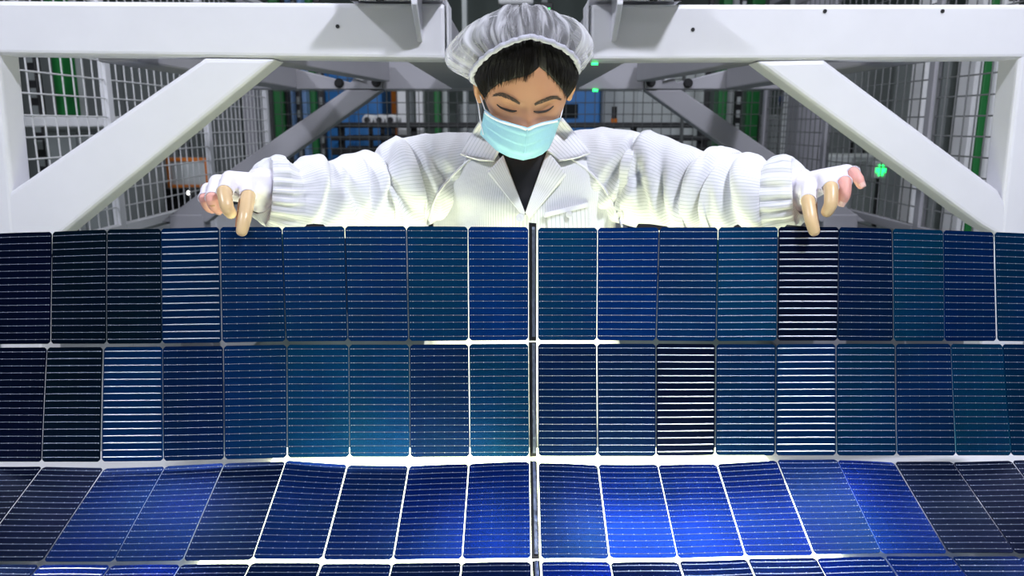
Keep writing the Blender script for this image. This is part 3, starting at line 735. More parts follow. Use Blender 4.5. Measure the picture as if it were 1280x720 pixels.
# ---- head frame
HT = R(35); HY = R(3); HRl = R(-1.5)
HM = Matrix.Rotation(HY, 3, 'Z') @ Matrix.Rotation(HRl, 3, 'Y') @ Matrix.Rotation(HT, 3, 'X')
HO = Vector((0.0215, 1.302, 1.372))
def H2W(p): return HO + HM @ Vector(p)
def head_local(d, puff=0.0):
    x, y, z = d
    px_, py2, pz_ = x*0.0725, y*0.094, z*0.115
    k = max(0.0, -pz_/0.115)
    px_ *= 1 - 0.40*k**1.6
    if pz_ < 0: 
        if y > 0: py2 *= 1 - 0.45*min(1, k*1.3)
        else: py2 *= 1 + 0.10*k*(1-k) 
    if pz_ > 0: px_ *= 1 + 0.05*math.sin(min(1, pz_/0.1)*math.pi)
    if y < 0:
        w = min(1.0, -y*1.6)
        ax = abs(px_); g = math.exp
        f = 0.0
        f += 0.015*g(-(px_/0.0085)**2)*g(-((pz_+0.022)/0.022)**2)                     # nose ridge
        f += 0.011*g(-(px_/0.014)**2)*g(-((pz_+0.040)/0.010)**2)                     # nose tip
        f -= 0.0075*g(-((ax-0.029)/0.016)**2)*g(-((pz_-0.003)/0.011)**2)             # sockets
        f += 0.0062*g(-((ax-0.030)/0.0125)**2)*g(-((pz_+0.003)/0.0078)**2)           # lowered lids
        f += 0.0032*g(-((ax-0.026)/0.020)**2)*g(-((pz_-0.020)/0.008)**2)             # brow ridge
        f += 0.0035*g(-((ax-0.042)/0.016)**2)*g(-((pz_+0.030)/0.016)**2)             # cheek
        f += 0.004*g(-(px_/0.02)**2)*g(-((pz_+0.070)/0.012)**2)                      # lips
        f += 0.004*g(-(px_/0.016)**2)*g(-((pz_+0.100)/0.014)**2)                     # chin
        py2 -= f*w
    return Vector((px_, py2, pz_))
def sph(th, el): return (math.sin(th)*math.cos(el), -math.cos(th)*math.cos(el), math.sin(el))   # th 0 = front

body = MB()
hm = MB(); NU, NV = 150, 110
hm.grid(lambda u, v: H2W(head_local(sph(u*2*math.pi, -math.pi/2 + 1e-3 + v*(math.pi-2e-3)))), NU, NV, closed=True)
hm.f.append(tuple(range(NU-1, -1, -1))); hm.f.append(tuple(NV*NU+i for i in range(NU)))
body.add(hm.v, hm.f)
HEAD_BVH = BVHTree.FromPolygons(hm.v, hm.f)
for sx in (-1, 1):     # ears
    Me = HM @ Matrix.Rotation(R(22)*sx, 3, 'Z')
    body.ball(H2W((sx*0.0765, 0.012, -0.012)), 0.007, 0.017, 0.029, 14, 10, Me)
    body.ball(H2W((sx*0.0745, 0.006, -0.036)), 0.006, 0.009, 0.010, 12, 8, Me)
body.tube([(0.0215, 1.46, 1.19), (0.0215, 1.425, 1.265), (0.0215, 1.365, 1.335)], [0.062, 0.053, 0.052], 24)
# torso and legs under the clothes
def loft(mb, secs, n=40, e=2.3):
    o = len(mb.v); m = len(secs)
    for (z, cx, cy, a, b) in secs:
        for k in range(n):
            th = 2*math.pi*k/n; c, s_ = math.cos(th), math.sin(th)
            mb.v.append(Vector((cx+a*math.copysign(abs(c)**(2/e), c), cy+b*math.copysign(abs(s_)**(2/e), s_), z)))
    for j in range(m-1):
        for k in range(n): mb.f.append((o+j*n+k, o+j*n+(k+1) % n, o+(j+1)*n+(k+1) % n, o+(j+1)*n+k))
    mb.f.append(tuple(o+k for k in range(n-1, -1, -1))); mb.f.append(tuple(o+(m-1)*n+k for k in range(n)))
CX = 0.0225
loft(body, [(0.80, CX, 1.56, 0.14, 0.09), (0.95, CX, 1.54, 0.145, 0.095), (1.08, CX, 1.51, 0.13, 0.085), (1.18, CX, 1.485, 0.135, 0.085), (1.235, CX, 1.47, 0.11, 0.07), (1.265, CX, 1.46, 0.06, 0.05)])
for sx in (-1, 1):
    body.tube([(CX+sx*0.075, 1.56, 0.86), (CX+sx*0.08, 1.56, 0.50), (CX+sx*0.08, 1.60, 0.09)], [0.082, 0.056, 0.036], 18)
    body.tube([(CX+sx*0.08, 1.62, 0.06), (CX+sx*0.085, 1.50, 0.045)], [0.036, 0.03], 14)

# ---- arms and hands: joints (pixel x, pixel y, depth)
ARM = {
 'L': dict(sh=(552, 212, 1.43), el=(438, 248, 1.385), wr=(331, 236, 1.245),
   mcp=[(309, 229, 1.190), (288, 225, 1.190), (272, 229, 1.205), (261, 238, 1.222)],
   fing=[[(310, 246, 1.158), (306.5, 270, 1.134), (302.5, 288, 1.128)],
         [(280.5, 241, 1.150), (283.5, 258, 1.140), (288, 266, 1.146)],
         [(265.5, 249, 1.166), (268, 257, 1.178), (274, 262, 1.20)],
         [(256, 249, 1.195), (260, 258, 1.21), (266, 262, 1.23)]],
   thumb=[(311, 247, 1.222), (304, 265, 1.20), (301, 285, 1.176)], bare=(2,)),
 'R': dict(sh=(770, 212, 1.43), el=(880, 250, 1.385), wr=(1000, 237, 1.255),
   mcp=[(1012, 234, 1.212), (1031, 224, 1.205), (1047, 219, 1.215), (1058, 215, 1.232)],
   fing=[[(1010, 252, 1.176), (1013.5, 273, 1.164), (1017.5, 288, 1.162)],
         [(1038.5, 236, 1.164), (1038.5, 254, 1.156), (1034, 264, 1.160)],
         [(1056, 229, 1.176), (1055.5, 243, 1.172), (1051.5, 252, 1.178)],
         [(1067.5, 216, 1.200), (1073, 224, 1.188), (1076, 231, 1.187)]],
   thumb=[(1010, 248, 1.235), (1014, 266, 1.222), (1018, 287, 1.212)], bare=(2, 3))}
FR = [0.0090, 0.0092, 0.0086, 0.0074]
glove_mb = {}
for sd, A in ARM.items():
    sh, el, wr = pz(*A['sh']), pz(*A['el']), pz(*A['wr'])
    q, r = smooth_line([sh, sh.lerp(el, 0.5), el, el.lerp(wr, 0.5), wr], [0.052, 0.046, 0.040, 0.036, 0.026], 4)
    body.tube(q, r, 16)
    g = MB(); glove_mb[sd] = g
    back = (wr - sh).normalized()
    w0 = wr + (el-wr).normalized()*0.07
    g.tube([w0, wr.lerp(w0, 0.4), wr], [0.040, 0.038, 0.032], 18)
    e1, e2 = ((343, 239, 1.270), (324, 237, 1.249)) if sd == 'L' else ((984, 239.5, 1.275), (1003, 237.5, 1.256))
    g.tube([pz(*e1), pz(*e2), wr], [0.044, 0.0365, 0.031], 18)
    for i, m in enumerate(A['mcp']):
        M_ = pz(*m); J = [pz(*j) for j in A['fing'][i]]; f = FR[i]
        wo = wr.lerp(M_, 0.12)
        body.tube([wr, wo.lerp(M_, 0.5), M_], [0.019, 0.0155, f*1.15], 12)
        body.finger([M_, J[0], J[1], J[2]], [f*0.98, f*0.92, f*0.86, f*0.76])
        g.tube([wr, wo.lerp(M_, 0.5), M_], [0.026, 0.0195, f*1.15+0.0042], 14)
        fr = 0.92
        g.tube([M_, M_.lerp(J[0], fr*0.5), M_.lerp(J[0], fr)], [f*1.15+0.0042, f+0.0036, f+0.0030], 14)
        g.ball(M_, f*1.2+0.004, f*1.2+0.004, f*1.2+0.004, 12, 8)
        if i < 3:      # web of the palm
            M2 = pz(*A['mcp'][i+1]); g.tube([wr.lerp(M_.lerp(M2, 0.5), 0.2), M_.lerp(M2, 0.5)], [0.02, 0.0125], 12)
    TJ = [pz(*j) for j in A['thumb']]
    body.finger([wr, TJ[0], TJ[1], TJ[2]], [0.017, 0.013, 0.010, 0.0088])
    g.tube([wr, wr.lerp(TJ[0], 0.6), TJ[0]], [0.024, 0.019, 0.0155], 14)

person = remesh(body, 0.0027, 'person', 2)
person.data.materials.append(M_SKIN)
tag(person, 'worker in white striped coat, cap and mask bending over the solar cells with arms spread', 'person')
hm_t = MB(); hm_t.v = hm.v; hm_t.f = hm.f

# finger cots, nails, gloves
for sd, A in ARM.items():
    for i in range(4):
        M_ = pz(*A['mcp'][i]); J = [pz(*j) for j in A['fing'][i]]; f = FR[i]
        if i < 2:
            b = MB(); s0 = M_.lerp(J[0], 0.80)
            b.finger([s0, J[0], J[1], J[2] + (J[2]-J[1]).normalized()*0.0006], [f*1.10+0.0008, f*1.08+0.0008, f+0.0008, f*0.9+0.0006], 18)
            fo = remesh(b, 0.0012, 'finger_cot', 3); fo.data.materials.append(M_COT); fo.parent = person; tag(fo, 'yellowish latex finger cot')
        else:
            b = MB(); s0 = M_.lerp(J[0], 0.86)
            b.finger([s0, J[0], J[1], J[2]], [f*1.08+0.0006, f*1.08+0.0006, f*1.02+0.0006, f*0.92], 18)
            fo = remesh(b, 0.0012, 'bare_fingertip', 3); fo.data.materials.append(M_PINK); fo.parent = person
    for i in A['bare']:
        J = [pz(*j) for j in A['fing'][i]]; f = FR[i]; d = (J[2]-J[1]).normalized(); c0 = J[2] - d*0.001
        side = d.cross(Vector((0, -1, 0.3))).normalized(); nr = side.cross(d).normalized()
        if nr.y > 0: nr = -nr
        nb = MB()
        nb.grid(lambda u, v: c0 + d*(v-0.35)*0.010 + (side*math.sin((u-0.5)*1.5) + nr*math.cos((u-0.5)*1.5))*(f*0.97+0.0005 - 0.0016*max(0, v-0.4)), 6, 5)
        no = nb.build('nail', M_NAIL, person, smooth=True); no.modifiers.new('s', 'SOLIDIFY').thickness = 0.0005
    go = remesh(glove_mb[sd], 0.0026, 'glove', 3); go.data.materials.append(M_GLOVE); go.parent = person
    tag(go, label='white half-finger knit glove')
    for i in range(4):      # rolled edges of the glove openings
        M_ = pz(*A['mcp'][i]); J0 = pz(*A['fing'][i][0]); f = FR[i]
        c = M_.lerp(J0, 0.93); d = (J0-M_).normalized()
        a = d.cross(Vector((0, 0, 1))).normalized(); b2 = a.cross(d)
        ring = [c + (a*math.cos(k*math.pi/9) + b2*math.sin(k*math.pi/9))*(f+0.0026) for k in range(19)]
        MB().tube(ring, 0.0012, 6).build('glove_hem', M_GLOVE, go, smooth=True)

# ---- coat: torso
TS = [(1.292, CX, 1.445, 0.070, 0.060), (1.275, CX, 1.452, 0.100, 0.078), (1.25, CX, 1.458, 0.130, 0.092), (1.22, CX, 1.464, 0.152, 0.104), (1.17, CX, 1.472, 0.168, 0.116), (1.10, CX, 1.485, 0.176, 0.122),
      (1.0, CX, 1.51, 0.178, 0.122), (0.90, CX, 1.535, 0.195, 0.130), (0.72, CX, 1.565, 0.215, 0.150), (0.55, CX, 1.585, 0.232, 0.165), (0.45, CX, 1.59, 0.238, 0.170)]
def sec(z):
    return [table(sorted([(s[0], s[i]) for s in TS]), z) for i in range(1, 5)]
tor = MB(); TN, TM = 120, 90
def torso_pt(u, v):
    z = lerp(1.292, 0.45, v); cx, cy, a, b = sec(z)
    th = 2*math.pi*u; c, s_ = math.cos(th), math.sin(th); e = 2.35
    fold = 0.0035*math.sin(th*9 + 3*math.sin(z*14)) * min(1, max(0, (1.24-z)*8))
    fold += 0.004*math.sin(th*4 + z*40)*math.exp(-((z-1.16)/0.05)**2)
    return (cx+(a+fold)*math.copysign(abs(c)**(2/e), c), cy+(b+fold)*math.copysign(abs(s_)**(2/e), s_), z)
tor.grid(torso_pt, TN, TM, closed=False)
coat = tor.build('coat', M_COATT, person, smooth=True, uv=lambda i: ((i % (TN+1))/TN, (i//(TN+1))/TM), label='white anti-static coat with fine grey stripes')
sol = coat.modifiers.new('solid', 'SOLIDIFY'); sol.thickness = 0.0015
cv, cf = list(tor.v), list(tor.f)

# ---- coat: sleeves
def sleeve(tab, folds, end, seedv):
    ax = [pz(x, y, Z) for (x, y, Z, r, r2) in tab]; rt = [t[3] for t in tab]; rs = [t[4] for t in tab]
    K = 10
    q, r = smooth_line(ax, rt, K); q2, r2 = smooth_line(ax, rs, K)
    NS = len(q)-1; NT = 96
    acc = [0]
    for i in range(NS): acc.append(acc[-1] + (q[i+1]-q[i]).length)
    L = acc[-1]; mb = MB(); uvs = []
    for i in range(NS+1):
        t = (q[min(i+2, NS)] - q[max(i-2, 0)]).normalized()
        a = t.cross(Vector((0, 0, 1))).normalized(); b = a.cross(t).normalized(); s = acc[i]
        if a.y > 0: a = -a            # a points to the camera side
        for k in range(NT):
            th = 2*math.pi*k/NT; c, sn = math.cos(th), math.sin(th)
            w = min(1.0, max(0.0, 0.35 + 0.75*sn))
            rr = r2[i]*(1-w) + r[i]*w
            rr *= 1 + 0.16*max(0, -sn)
            for (s0, slant, wd, amp, t0, tw) in folds:
                amp = amp*1.55; wd = wd*1.15
                dth = (th - t0 + math.pi) % (2*math.pi) - math.pi
                x = (s - s0*L - slant*dth)/wd
                env = math.exp(-(dth/tw)**2)
                rr += env*amp*(-math.exp(-x*x) + 0.55*math.exp(-((x-1.9)/1.2)**2) + 0.35*math.exp(-((x+1.9)/1.2)**2))
            rr += 0.0016*math.sin(th*5+s*60+seedv)*math.sin(s*85+th*2) 
            d = (L - s)/0.045
            rr += 0.0034*math.exp(-((d-0.75)/0.55)**2)*math.sin(th*19+1.5*math.sin(th*3+seedv))
            mb.v.append(q[i] + (a*c + b*sn)*rr); uvs.append((k/NT, s/L))
    for i in range(NS):
        for k in range(NT): mb.f.append((i*NT+k, i*NT+(k+1) % NT, (i+1)*NT+(k+1) % NT, (i+1)*NT+k))
    o = mb.build('sleeve', M_COATS, coat, smooth=True, fixn=False, uv=lambda i: uvs[i])
    sm = o.modifiers.new('solid', 'SOLIDIFY'); sm.thickness = 0.0015
    return mb
LS = [(616, 196, 1.440, 0.044, 0.044), (582, 208, 1.440, 0.067, 0.067), (545, 218, 1.435, 0.077, 0.076), (516, 224, 1.425, 0.0765, 0.077), (506, 226, 1.420, 0.0835, 0.078), (490, 229, 1.415, 0.0725, 0.077), (478, 232, 1.41, 0.0585, 0.074), (464, 235, 1.40, 0.0685, 0.074),
      (436, 238, 1.365, 0.0635, 0.072), (414, 239, 1.335, 0.0500, 0.068), (396, 240, 1.312, 0.0640, 0.067), (379, 240, 1.295, 0.0590, 0.066), (367, 240, 1.285, 0.0440, 0.062), (355, 240, 1.277, 0.0560, 0.059), (341, 239, 1.268, 0.0565, 0.054), (331, 238, 1.262, 0.052, 0.047), (324, 237, 1.252, 0.034, 0.034)]
RS = [(702, 196, 1.440, 0.044, 0.044), (738, 207, 1.440, 0.071, 0.069), (776, 216, 1.435, 0.079, 0.077), (790, 219, 1.43, 0.077, 0.078), (800, 221, 1.425, 0.086, 0.078), (840, 230, 1.40, 0.0735, 0.076), (872, 237, 1.375, 0.0645, 0.073), (880, 238, 1.368, 0.0610, 0.072), (886, 239, 1.362, 0.0745, 0.072), (897, 240, 1.352, 0.0785, 0.071), (908, 240, 1.342, 0.0735, 0.070),
      (914, 241, 1.335, 0.0640, 0.069), (928, 242, 1.318, 0.0690, 0.067), (944, 242, 1.300, 0.0655, 0.065), (959, 242, 1.290, 0.0490, 0.061), (970, 241, 1.282, 0.0575, 0.059), (983, 240, 1.274, 0.0600, 0.055), (995, 239, 1.268, 0.0530, 0.048), (1003, 237.5, 1.259, 0.034, 0.034)]
sl = sleeve(LS, [(0.33, 0.010, 0.008, 0.012, 0.0, 0.9), (0.50, -0.05, 0.011, 0.008, 0.3, 0.9), (0.62, -0.020, 0.008, 0.010, 0.2, 0.8), (0.70, 0.035, 0.010, 0.009, -0.3, 0.8), (0.79, -0.016, 0.007, 0.010, 0.2, 0.9), (0.42, 0.055, 0.012, 0.007, -0.3, 0.8), (0.22, 0.04, 0.012, 0.006, 0.0, 0.7)], None, 0.0)
sr = sleeve(RS, [(0.24, 0.030, 0.009, 0.012, 0.2, 0.8), (0.38, -0.045, 0.011, 0.010, 0.1, 0.9), (0.50, -0.030, 0.009, 0.012, -0.2, 0.8), (0.57, 0.006, 0.008, 0.012, 0.3, 0.9), (0.68, 0.012, 0.008, 0.013, 0.0, 0.9), (0.80, -0.010, 0.007, 0.010, 0.1, 0.9), (0.30, 0.05, 0.010, 0.007, -0.4, 0.8)], None, 2.1)
def merge_bvh(*mbs):
    v = []; f = []
    for m in mbs:
        o = len(v); v += m.v; f += [tuple(i+o for i in p) for p in m.f]
    return BVHTree.FromPolygons(v, f)
COAT_BVH = merge_bvh(tor, sl, sr)
def drape(bvh, px, py, off, fallback=1.36):
    d = ray(px, py).normalized(); h = bvh.ray_cast(CAM, d)
    if h[0] is None: return CAM + d*fallback
    return h[0] - d*off
def patch(name, bvh, c, nu, nv, off, m, parent, thick=0.0018, label=None, smooth_it=3, offf=None, uvs=1.0, skew=None):
    # c: four pixel corners TL, TR, BR, BL ; follows the surface found along the view
    g = []
    for j in range(nv+1):
        row = []
        for i in range(nu+1):
            u, v = i/nu, j/nv
            x = (c[0][0]*(1-u)+c[1][0]*u)*(1-v) + (c[3][0]*(1-u)+c[2][0]*u)*v
            y = (c[0][1]*(1-u)+c[1][1]*u)*(1-v) + (c[3][1]*(1-u)+c[2][1]*u)*v
            row.append(drape(bvh, x, y, off if offf is None else offf(u, v)))
        g.append(row)
    for _ in range(smooth_it):
        h = [r[:] for r in g]
        for j in range(1, nv):
            for i in range(1, nu): h[j][i] = (g[j][i]*2 + g[j-1][i]+g[j+1][i]+g[j][i-1]+g[j][i+1])/6
        g = h
    mb = MB()
    for r_ in g: mb.v += r_
    for j in range(nv):
        for i in range(nu):
            a = j*(nu+1)+i; mb.f.append((a, a+nu+1, a+nu+2, a+1))
    o = mb.build(name, m, parent, smooth=True, label=label, uv=lambda i: ((i % (nu+1))/nu*uvs, (i//(nu+1))/nv))
    s = o.modifiers.new('solid', 'SOLIDIFY'); s.thickness = thick; s.offset = 0
    return o, mb
# shirt in the neckline, lapels, collar
patch('shirt', COAT_BVH, [(620, 186), (690, 186), (658, 268), (654, 268)], 16, 22, 0.004, M_SHIRT, person, label='black shirt in the neckline')
o1, lp1 = patch('lapel', COAT_BVH, [(609, 215.5), (629, 194), (656.5, 266), (654.5, 272)], 10, 26, 0.011, M_COATL, coat, offf=lambda u, v: 0.009+0.005*(1-v))
o2, lp2 = patch('lapel', COAT_BVH, [(684, 188), (708.5, 218), (662, 274), (656.5, 266)], 10, 26, 0.012, M_COATL, coat, offf=lambda u, v: 0.010+0.005*(1-v))
C2 = merge_bvh(tor, sl, sr, lp1, lp2)
patch('collar', C2, [(600, 150), (632, 176), (618, 200.5), (575, 192)], 14, 12, 0.012, M_COATP, coat, offf=lambda u, v: 0.012+0.010*(1-v), smooth_it=6)
patch('collar', C2, [(668, 176), (703, 147), (738, 191), (698, 200.5)], 14, 12, 0.012, M_COATP, coat, offf=lambda u, v: 0.012+0.010*(1-v), smooth_it=6)
def strip(name, bvh, px, w, off, m, parent, k=6, th=0.0012):
    q, r = smooth_line([(x, y, 0) for x, y in px], w if isinstance(w, list) else [w]*len(px), k)
    mb = MB()
    for i, p in enumerate(q):
        t = (q[min(i+1, len(q)-1)]-q[max(i-1, 0)]).normalized(); nx, ny = -t.y, t.x
        for s in (-1, 0, 1): mb.v.append(drape(bvh, p.x+nx*r[i]*s, p.y+ny*r[i]*s, off*(1.0 if s == 0 else 0.6)))
    for i in range(len(q)-1):
        a = i*3; mb.f += [(a, a+3, a+4, a+1), (a+1, a+4, a+5, a+2)]
    o = mb.build(name, m, parent, smooth=True)
    if th: 
        s = o.modifiers.new('solid', 'SOLIDIFY'); s.thickness = th; s.offset = 0
    return o
strip('collar_piping', C2, [(575, 192), (597, 199), (618, 200.5)], 0.9, 0.017, M_COATW, coat)
strip('collar_piping', C2, [(738, 191), (718, 197.5), (698, 200.5)], 0.9, 0.017, M_COATW, coat)
strip('seam', COAT_BVH, [(590, 197), (565, 220), (545, 246), (534, 284)], 1.3, 0.004, M_COATW, coat)
strip('seam', COAT_BVH, [(714, 198), (738, 216), (760, 243), (778, 284)], 1.3, 0.004, M_COATW, coat)
# breast pocket with flap and button, front button
patch('pocket', COAT_BVH, [(683, 268), (735, 256), (737, 300), (685, 304)], 12, 12, 0.004, M_COATP, coat)
patch('pocket_flap', COAT_BVH, [(680, 266), (735, 253), (735.5, 259), (680.5, 272)], 12, 4, 0.008, M_COATW, coat)
for (x, y, r_) in ((650, 272.5, 5.2), (711.5, 268, 4.2)):
    c = drape(C2, x, y, 0.012); rr = r_*1.35/F; d = ray(x, y).normalized()
    b = MB(); b.tube([c - d*0.002, c + d*0.002], rr, 20); b.tube([c - d*0.003, c - d*0.001], rr*0.35, 8)
    b.build('button', M_BTN, coat, smooth=False, bevel=0.0006)

# ---- hair
e0t = [(-180, -38), (-110, -34), (-92, -20), (-80, -8), (-66, -3), (-52, 10), (-38, 20), (-20, 27), (0, 31), (14, 36), (24, 30), (38, 18), (50, 7), (62, -2), (76, -10), (92, -20), (110, -34), (180, -38)]
hr = MB(); HN, HMv = 180, 40
def hair_pt(u, v):
    thd = -180 + 360*u; el = R(lerp(table(e0t, thd), 89.5, v**0.9))
    d = sph(R(thd), el); p = head_local(d)
    if d[1] < 0: p.y = min(p.y, d[1]*0.094)
    thick = 0.0004 + 0.0105*min(1, v*4.0)**0.8
    if v > 0.45: thick -= 0.007*min(1, (v-0.45)/0.2)
    part = math.exp(-((thd-14)/2.2)**2)*(1-v)
    thick *= 1 - 0.75*part
    thick += 0.0007*math.sin(thd*2.1 + 4*v) * min(1, v*6) + 0.0005*math.sin(thd*4.3+7*v)
    n = Vector((d[0]/0.0725, d[1]/0.094, d[2]/0.115)).normalized()
    return H2W(p + n*thick)
hr.grid(hair_pt, HN, HMv)
ho = hr.build('hair', M_HAIR, person, smooth=True, uv=lambda i: ((i % (HN+1))/HN, (i//(HN+1))/HMv), label='black hair parted above the forehead')
ho.modifiers.new('s', 'SOLIDIFY').thickness = 0.0004
st_ = MB()
for i in range(420):           # fine strands that soften the hairline
    thd = -74 + 148*hsh(i, 1.1)
    if abs(thd-14) < 7: continue
    sg = -1 if thd < 14 else 1
    e0 = table(e0t, thd); pr = []
    ln = 10+16*hsh(i, 2.2); lo = e0 - 1.0 - 5.0*hsh(i, 3.7)**2
    for k in range(6):
        t = k/5; a_ = thd + sg*(1-t)*7*hsh(i, 5.5); el = lo + (ln+5)*t
        d = sph(R(a_), R(el)); p = head_local(d); n = Vector((d[0]/0.0725, d[1]/0.094, d[2]/0.115)).normalized()
        pr.append(H2W(p + n*(0.0006 + 0.0125*min(1, max(0, (el-e0)/16))**0.7)))
    q_, r_ = smooth_line(pr, [0.00012]+[0.00034]*5, 2); st_.tube(q_, r_, 4, cap=False)
st_.build('hair_strands', M_HAIR, ho, kind='stuff', uv=lambda i: (0.3, 0.3))
# ---- bouffant cap
CC = Vector((0.0, -0.014, 0.040)); ca = Vector((0, 0.82, 0.57)).normalized(); ce = Vector((0, -0.57, 0.82)).normalized(); cx_ = Vector((1, 0, 0))
cp = MB(); CN, CM = 200, 60
def cap_pt(u, v, k=0.0):
    ph = 2*math.pi*u; c, s_ = math.cos(ph), math.sin(ph)         # c: towards the front top, s_: towards image right
    th = v*math.pi/2                                            # 0 apex .. 90 rim
    latR = 0.0815 + (0.030 if s_ > 0 else 0.036)*math.sin(min(1, (1-v)*5.0)*math.pi/2)*abs(s_)**1.3
    latF = 0.0885 + 0.006*math.sin(min(1, (1-v)*2.6)*math.pi/2) if c > 0 else 0.094 + 0.02*math.sin(min(1, (1-v)*2.6)*math.pi/2)
    hgt = 0.083
    st, ct = math.sin(th)**0.95, math.cos(th)
    wr = (0.0032*math.sin(ph*31 + 1.7*math.sin(ph*5)) + 0.0020*math.sin(ph*53+4*v))*v**2.2*min(1, (1-v)*9+0.35) + 0.0035*math.sin(ph*9+6*v+math.sin(ph*3)*2)*v*(1-v)*3
    wr += 0.003*math.sin(ph*4+v*17)*math.sin(ph*7-v*11)*(1-v)
    p = CC + cx_*(s_*latR*st) + ce*(c*latF*st) + ca*(hgt*ct - 0.016*(v**6)*abs(s_)) 
    n = (cx_*(s_*st) + ce*(c*st) + ca*ct).normalized()
    if s_ < 0:   # gathered knot of hair under the cap on her right side
        g = math.exp(-((ph-1.52*math.pi)/0.55)**2)*math.exp(-((v-0.74)/0.24)**2); p = p + n*0.020*g - ce*0.020*g - ca*0.012*g
    return H2W(p + n*(wr+k))
cp.grid(cap_pt, CN, CM)
cap = cp.build('cap', M_CAP, person, smooth=True, uv=lambda i: ((i % (CN+1))/CN, (i//(CN+1))/CM), label='sheer white disposable bouffant cap')
rim = [cap_pt(i/CN, 1.0) for i in range(CN+1)]
bm_ = MB(); bm_.tube([p + (HM @ (ce*0.0))*1.0 for p in rim], 0.0042, 8, up=HM @ ca, flat=1.0)
M_BAND = mat('cap_elastic_band', (0.46, 0.46, 0.54), 0.8, noise=0.2, nscale=160, bump=0.6)
bm_.build('elastic_band', M_BAND, cap, smooth=True)

# ---- face details
LIDO = 0.0006
M_BROW = mat('brow_hair', (0.045, 0.026, 0.017), 0.7)
strip('eyelash', HEAD_BVH, [(621, 130.5), (626, 134.5), (634, 137.6), (641, 139.2), (646, 138.6)], [0.4, 1.0, 1.35, 1.3, 0.5], 0.0016, M_HAIRL, person, th=0.0006)
strip('eyelash', HEAD_BVH, [(667, 139.2), (673, 140.2), (681, 139.2), (687, 136.6), (692, 132.5)], [0.5, 1.3, 1.35, 1.0, 0.4], 0.0016, M_HAIRL, person, th=0.0006)
def brow(px, w, n, sgn):
    q, r = smooth_line([(x, y, 0) for x, y in px], w, 12); mb = MB()
    for i in range(n):
        k = i/n; t = k*(len(q)-2); a = int(t); p = q[a].lerp(q[a+1], t-a); rr = r[a]
        d = (q[min(a+3, len(q)-1)]-q[max(a-3, 0)]).normalized(); nrm = Vector((-d.y, d.x, 0))
        p = p + nrm*rr*(hsh(i, 3.3)*2-1)*0.85
        e = p + d*sgn*(3.0+2.5*hsh(i, 9.1)) + Vector((0, -1.2*hsh(i, 4.4), 0)); m = (p+e)/2
        wn = nrm*0.42
        pts = [drape(HEAD_BVH, v.x, v.y, o) for v, o in ((p-wn, 0.0004), (p+wn, 0.0004), (m+wn*0.8, 0.0013), (m-wn*0.8, 0.0013), (e, 0.0008))]
        mb.add(pts, [(0, 1, 2, 3), (3, 2, 4)])
    o = mb.build('eyebrow', M_BROW, person, kind='stuff'); return o
brow([(650, 130), (643, 125.5), (634, 121), (626, 118.5), (618.5, 119.5)], [1.2, 2.4, 2.9, 2.4, 0.8], 150, 1)
brow([(668, 131), (676, 127.8), (685, 124), (693, 122), (699, 124)], [1.2, 2.2, 2.7, 2.2, 0.7], 140, 1)

# ---- mask
top_e = [(605.5, 137), (614, 143.5), (627, 150), (640, 154), (651, 157), (659.5, 159.5), (668, 156), (677, 153), (686, 151), (694, 149.5), (701, 147.5)]
bot_e = [(600, 168), (604, 172), (610, 178), (620, 188), (636, 196.5), (654, 200.5), (668, 197.5), (678, 193), (686, 186), (690, 178), (693.5, 170)]
def poly_at(pl, u):
    t = u*(len(pl)-1); i = min(int(t), len(pl)-2); f = t-i
    return (lerp(pl[i][0], pl[i+1][0], f), lerp(pl[i][1], pl[i+1][1], f))
NU_, NV_ = 44, 34
def mask_grid(v0, v1, nv, add):
    g = []
    for j in range(nv+1):
        row = []
        for i in range(NU_+1):
            u = i/NU_; v = lerp(v0, v1, j/nv); a = poly_at(top_e, u); b = poly_at(bot_e, u)
            x, y = lerp(a[0], b[0], v), lerp(a[1], b[1], v)
            # taut sheet: shallow dome in front of nose, mouth and chin
            uu = (u-0.5)*2; d = ray(x, y)
            Zs = 1.185 + 0.052*abs(uu)**2.0 + 0.045*v + 0.055*max(0, v-0.75)**1.3
            h = HEAD_BVH.ray_cast(CAM, d.normalized())
            if h[0] is not None:
                Zh = (h[0]-CAM).dot(FWD) - 0.004
                Zs = min(Zs, Zh) if v > 0.05 else min(Zh, Zs+0.01)
            row.append([x, y, Zs])
        g.append(row)
    for _ in range(14):
        h = [[c[2] for c in r] for r in g]
        for j in range(nv+1):
            for i in range(NU_+1):
                nb = [h[jj][ii] for jj, ii in ((j-1, i), (j+1, i), (j, i-1), (j, i+1)) if 0 <= jj <= nv and 0 <= ii <= NU_]
                g[j][i][2] = min(h[j][i], sum(nb)/len(nb)) if True else h[j][i]
    return g
G = mask_grid(0, 1, NV_, 0)
mk = MB()
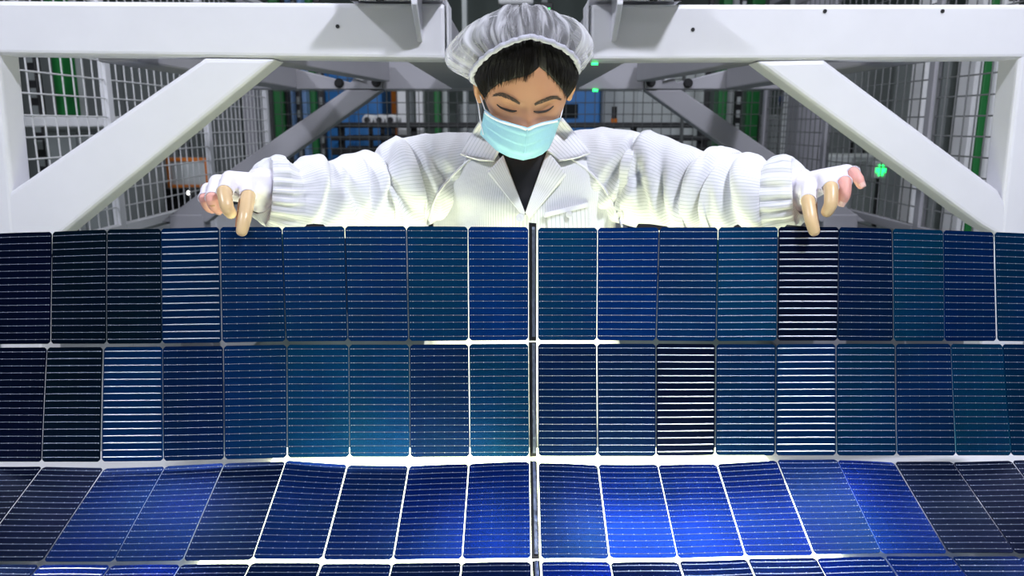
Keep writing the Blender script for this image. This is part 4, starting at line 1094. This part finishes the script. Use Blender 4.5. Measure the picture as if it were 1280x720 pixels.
for j in range(NV_+1):
    for i in range(NU_+1):
        x, y, Z = G[j][i]; v = j/NV_
        pleat = 0.0036*((v*3.3+0.2) % 1.0) * (1 if 0.12 < v < 0.95 else 0) * (0.5+0.5*abs(2*(i/NU_)-1))
        mk.v.append(pz(x, y, Z - pleat))
for j in range(NV_):
    for i in range(NU_):
        a = j*(NU_+1)+i; mk.f.append((a, a+NU_+1, a+NU_+2, a+1))
mask = mk.build('face_mask', M_MASK, person, smooth=True, label='light blue surgical mask')
s = mask.modifiers.new('s', 'SOLIDIFY'); s.thickness = 0.0012
MK_BVH = merge_bvh(mk)
strip('mask_edge', MK_BVH, [(x, y+1.6) for x, y in top_e], 2.3, 0.0012, M_MASKW, mask, k=3, th=0.0008)
strip('mask_seam', MK_BVH, [(659, 162), (657.5, 176), (655, 192)], 0.8, 0.001, M_MASK, mask, th=0.0005)
for pts in ([(606.5, 138, 1.232), (602, 125, 1.262), (598, 112, 1.29), (597, 104, 1.305)], [(604, 168, 1.245), (600.5, 150, 1.262), (598, 132, 1.285), (594, 118, 1.305)],
            [(700.5, 148, 1.232), (704, 134, 1.262), (708, 120, 1.29)]):
    q, r = smooth_line([pz(*p) for p in pts], [0.0011]*len(pts), 6); MB().tube(q, r, 6).build('ear_loop', M_MASKW, mask, smooth=True)

# ---- trousers and shoes (behind the table)
for sx in (-1, 1):
    b = MB(); b.tube([(CX+sx*0.078, 1.57, 0.84), (CX+sx*0.08, 1.565, 0.50), (CX+sx*0.08, 1.60, 0.08)], [0.095, 0.078, 0.066], 20)
    b.build('trouser_leg', M_TROU, person, smooth=True)
    b = MB(); q, r = smooth_line([(CX+sx*0.08, 1.66, 0.045), (CX+sx*0.08, 1.58, 0.05), (CX+sx*0.085, 1.47, 0.035), (CX+sx*0.085, 1.43, 0.030)], [0.036, 0.046, 0.042, 0.026], 5)
    b.tube(q, r, 16, flat=0.9); so = b.build('shoe', M_SHOE, person, smooth=True)
    MB().box((CX+sx*0.083-0.043, 1.405, 0.0), (CX+sx*0.083+0.043, 1.69, 0.014)).build('sole', M_SHOE, so, bevel=0.006)
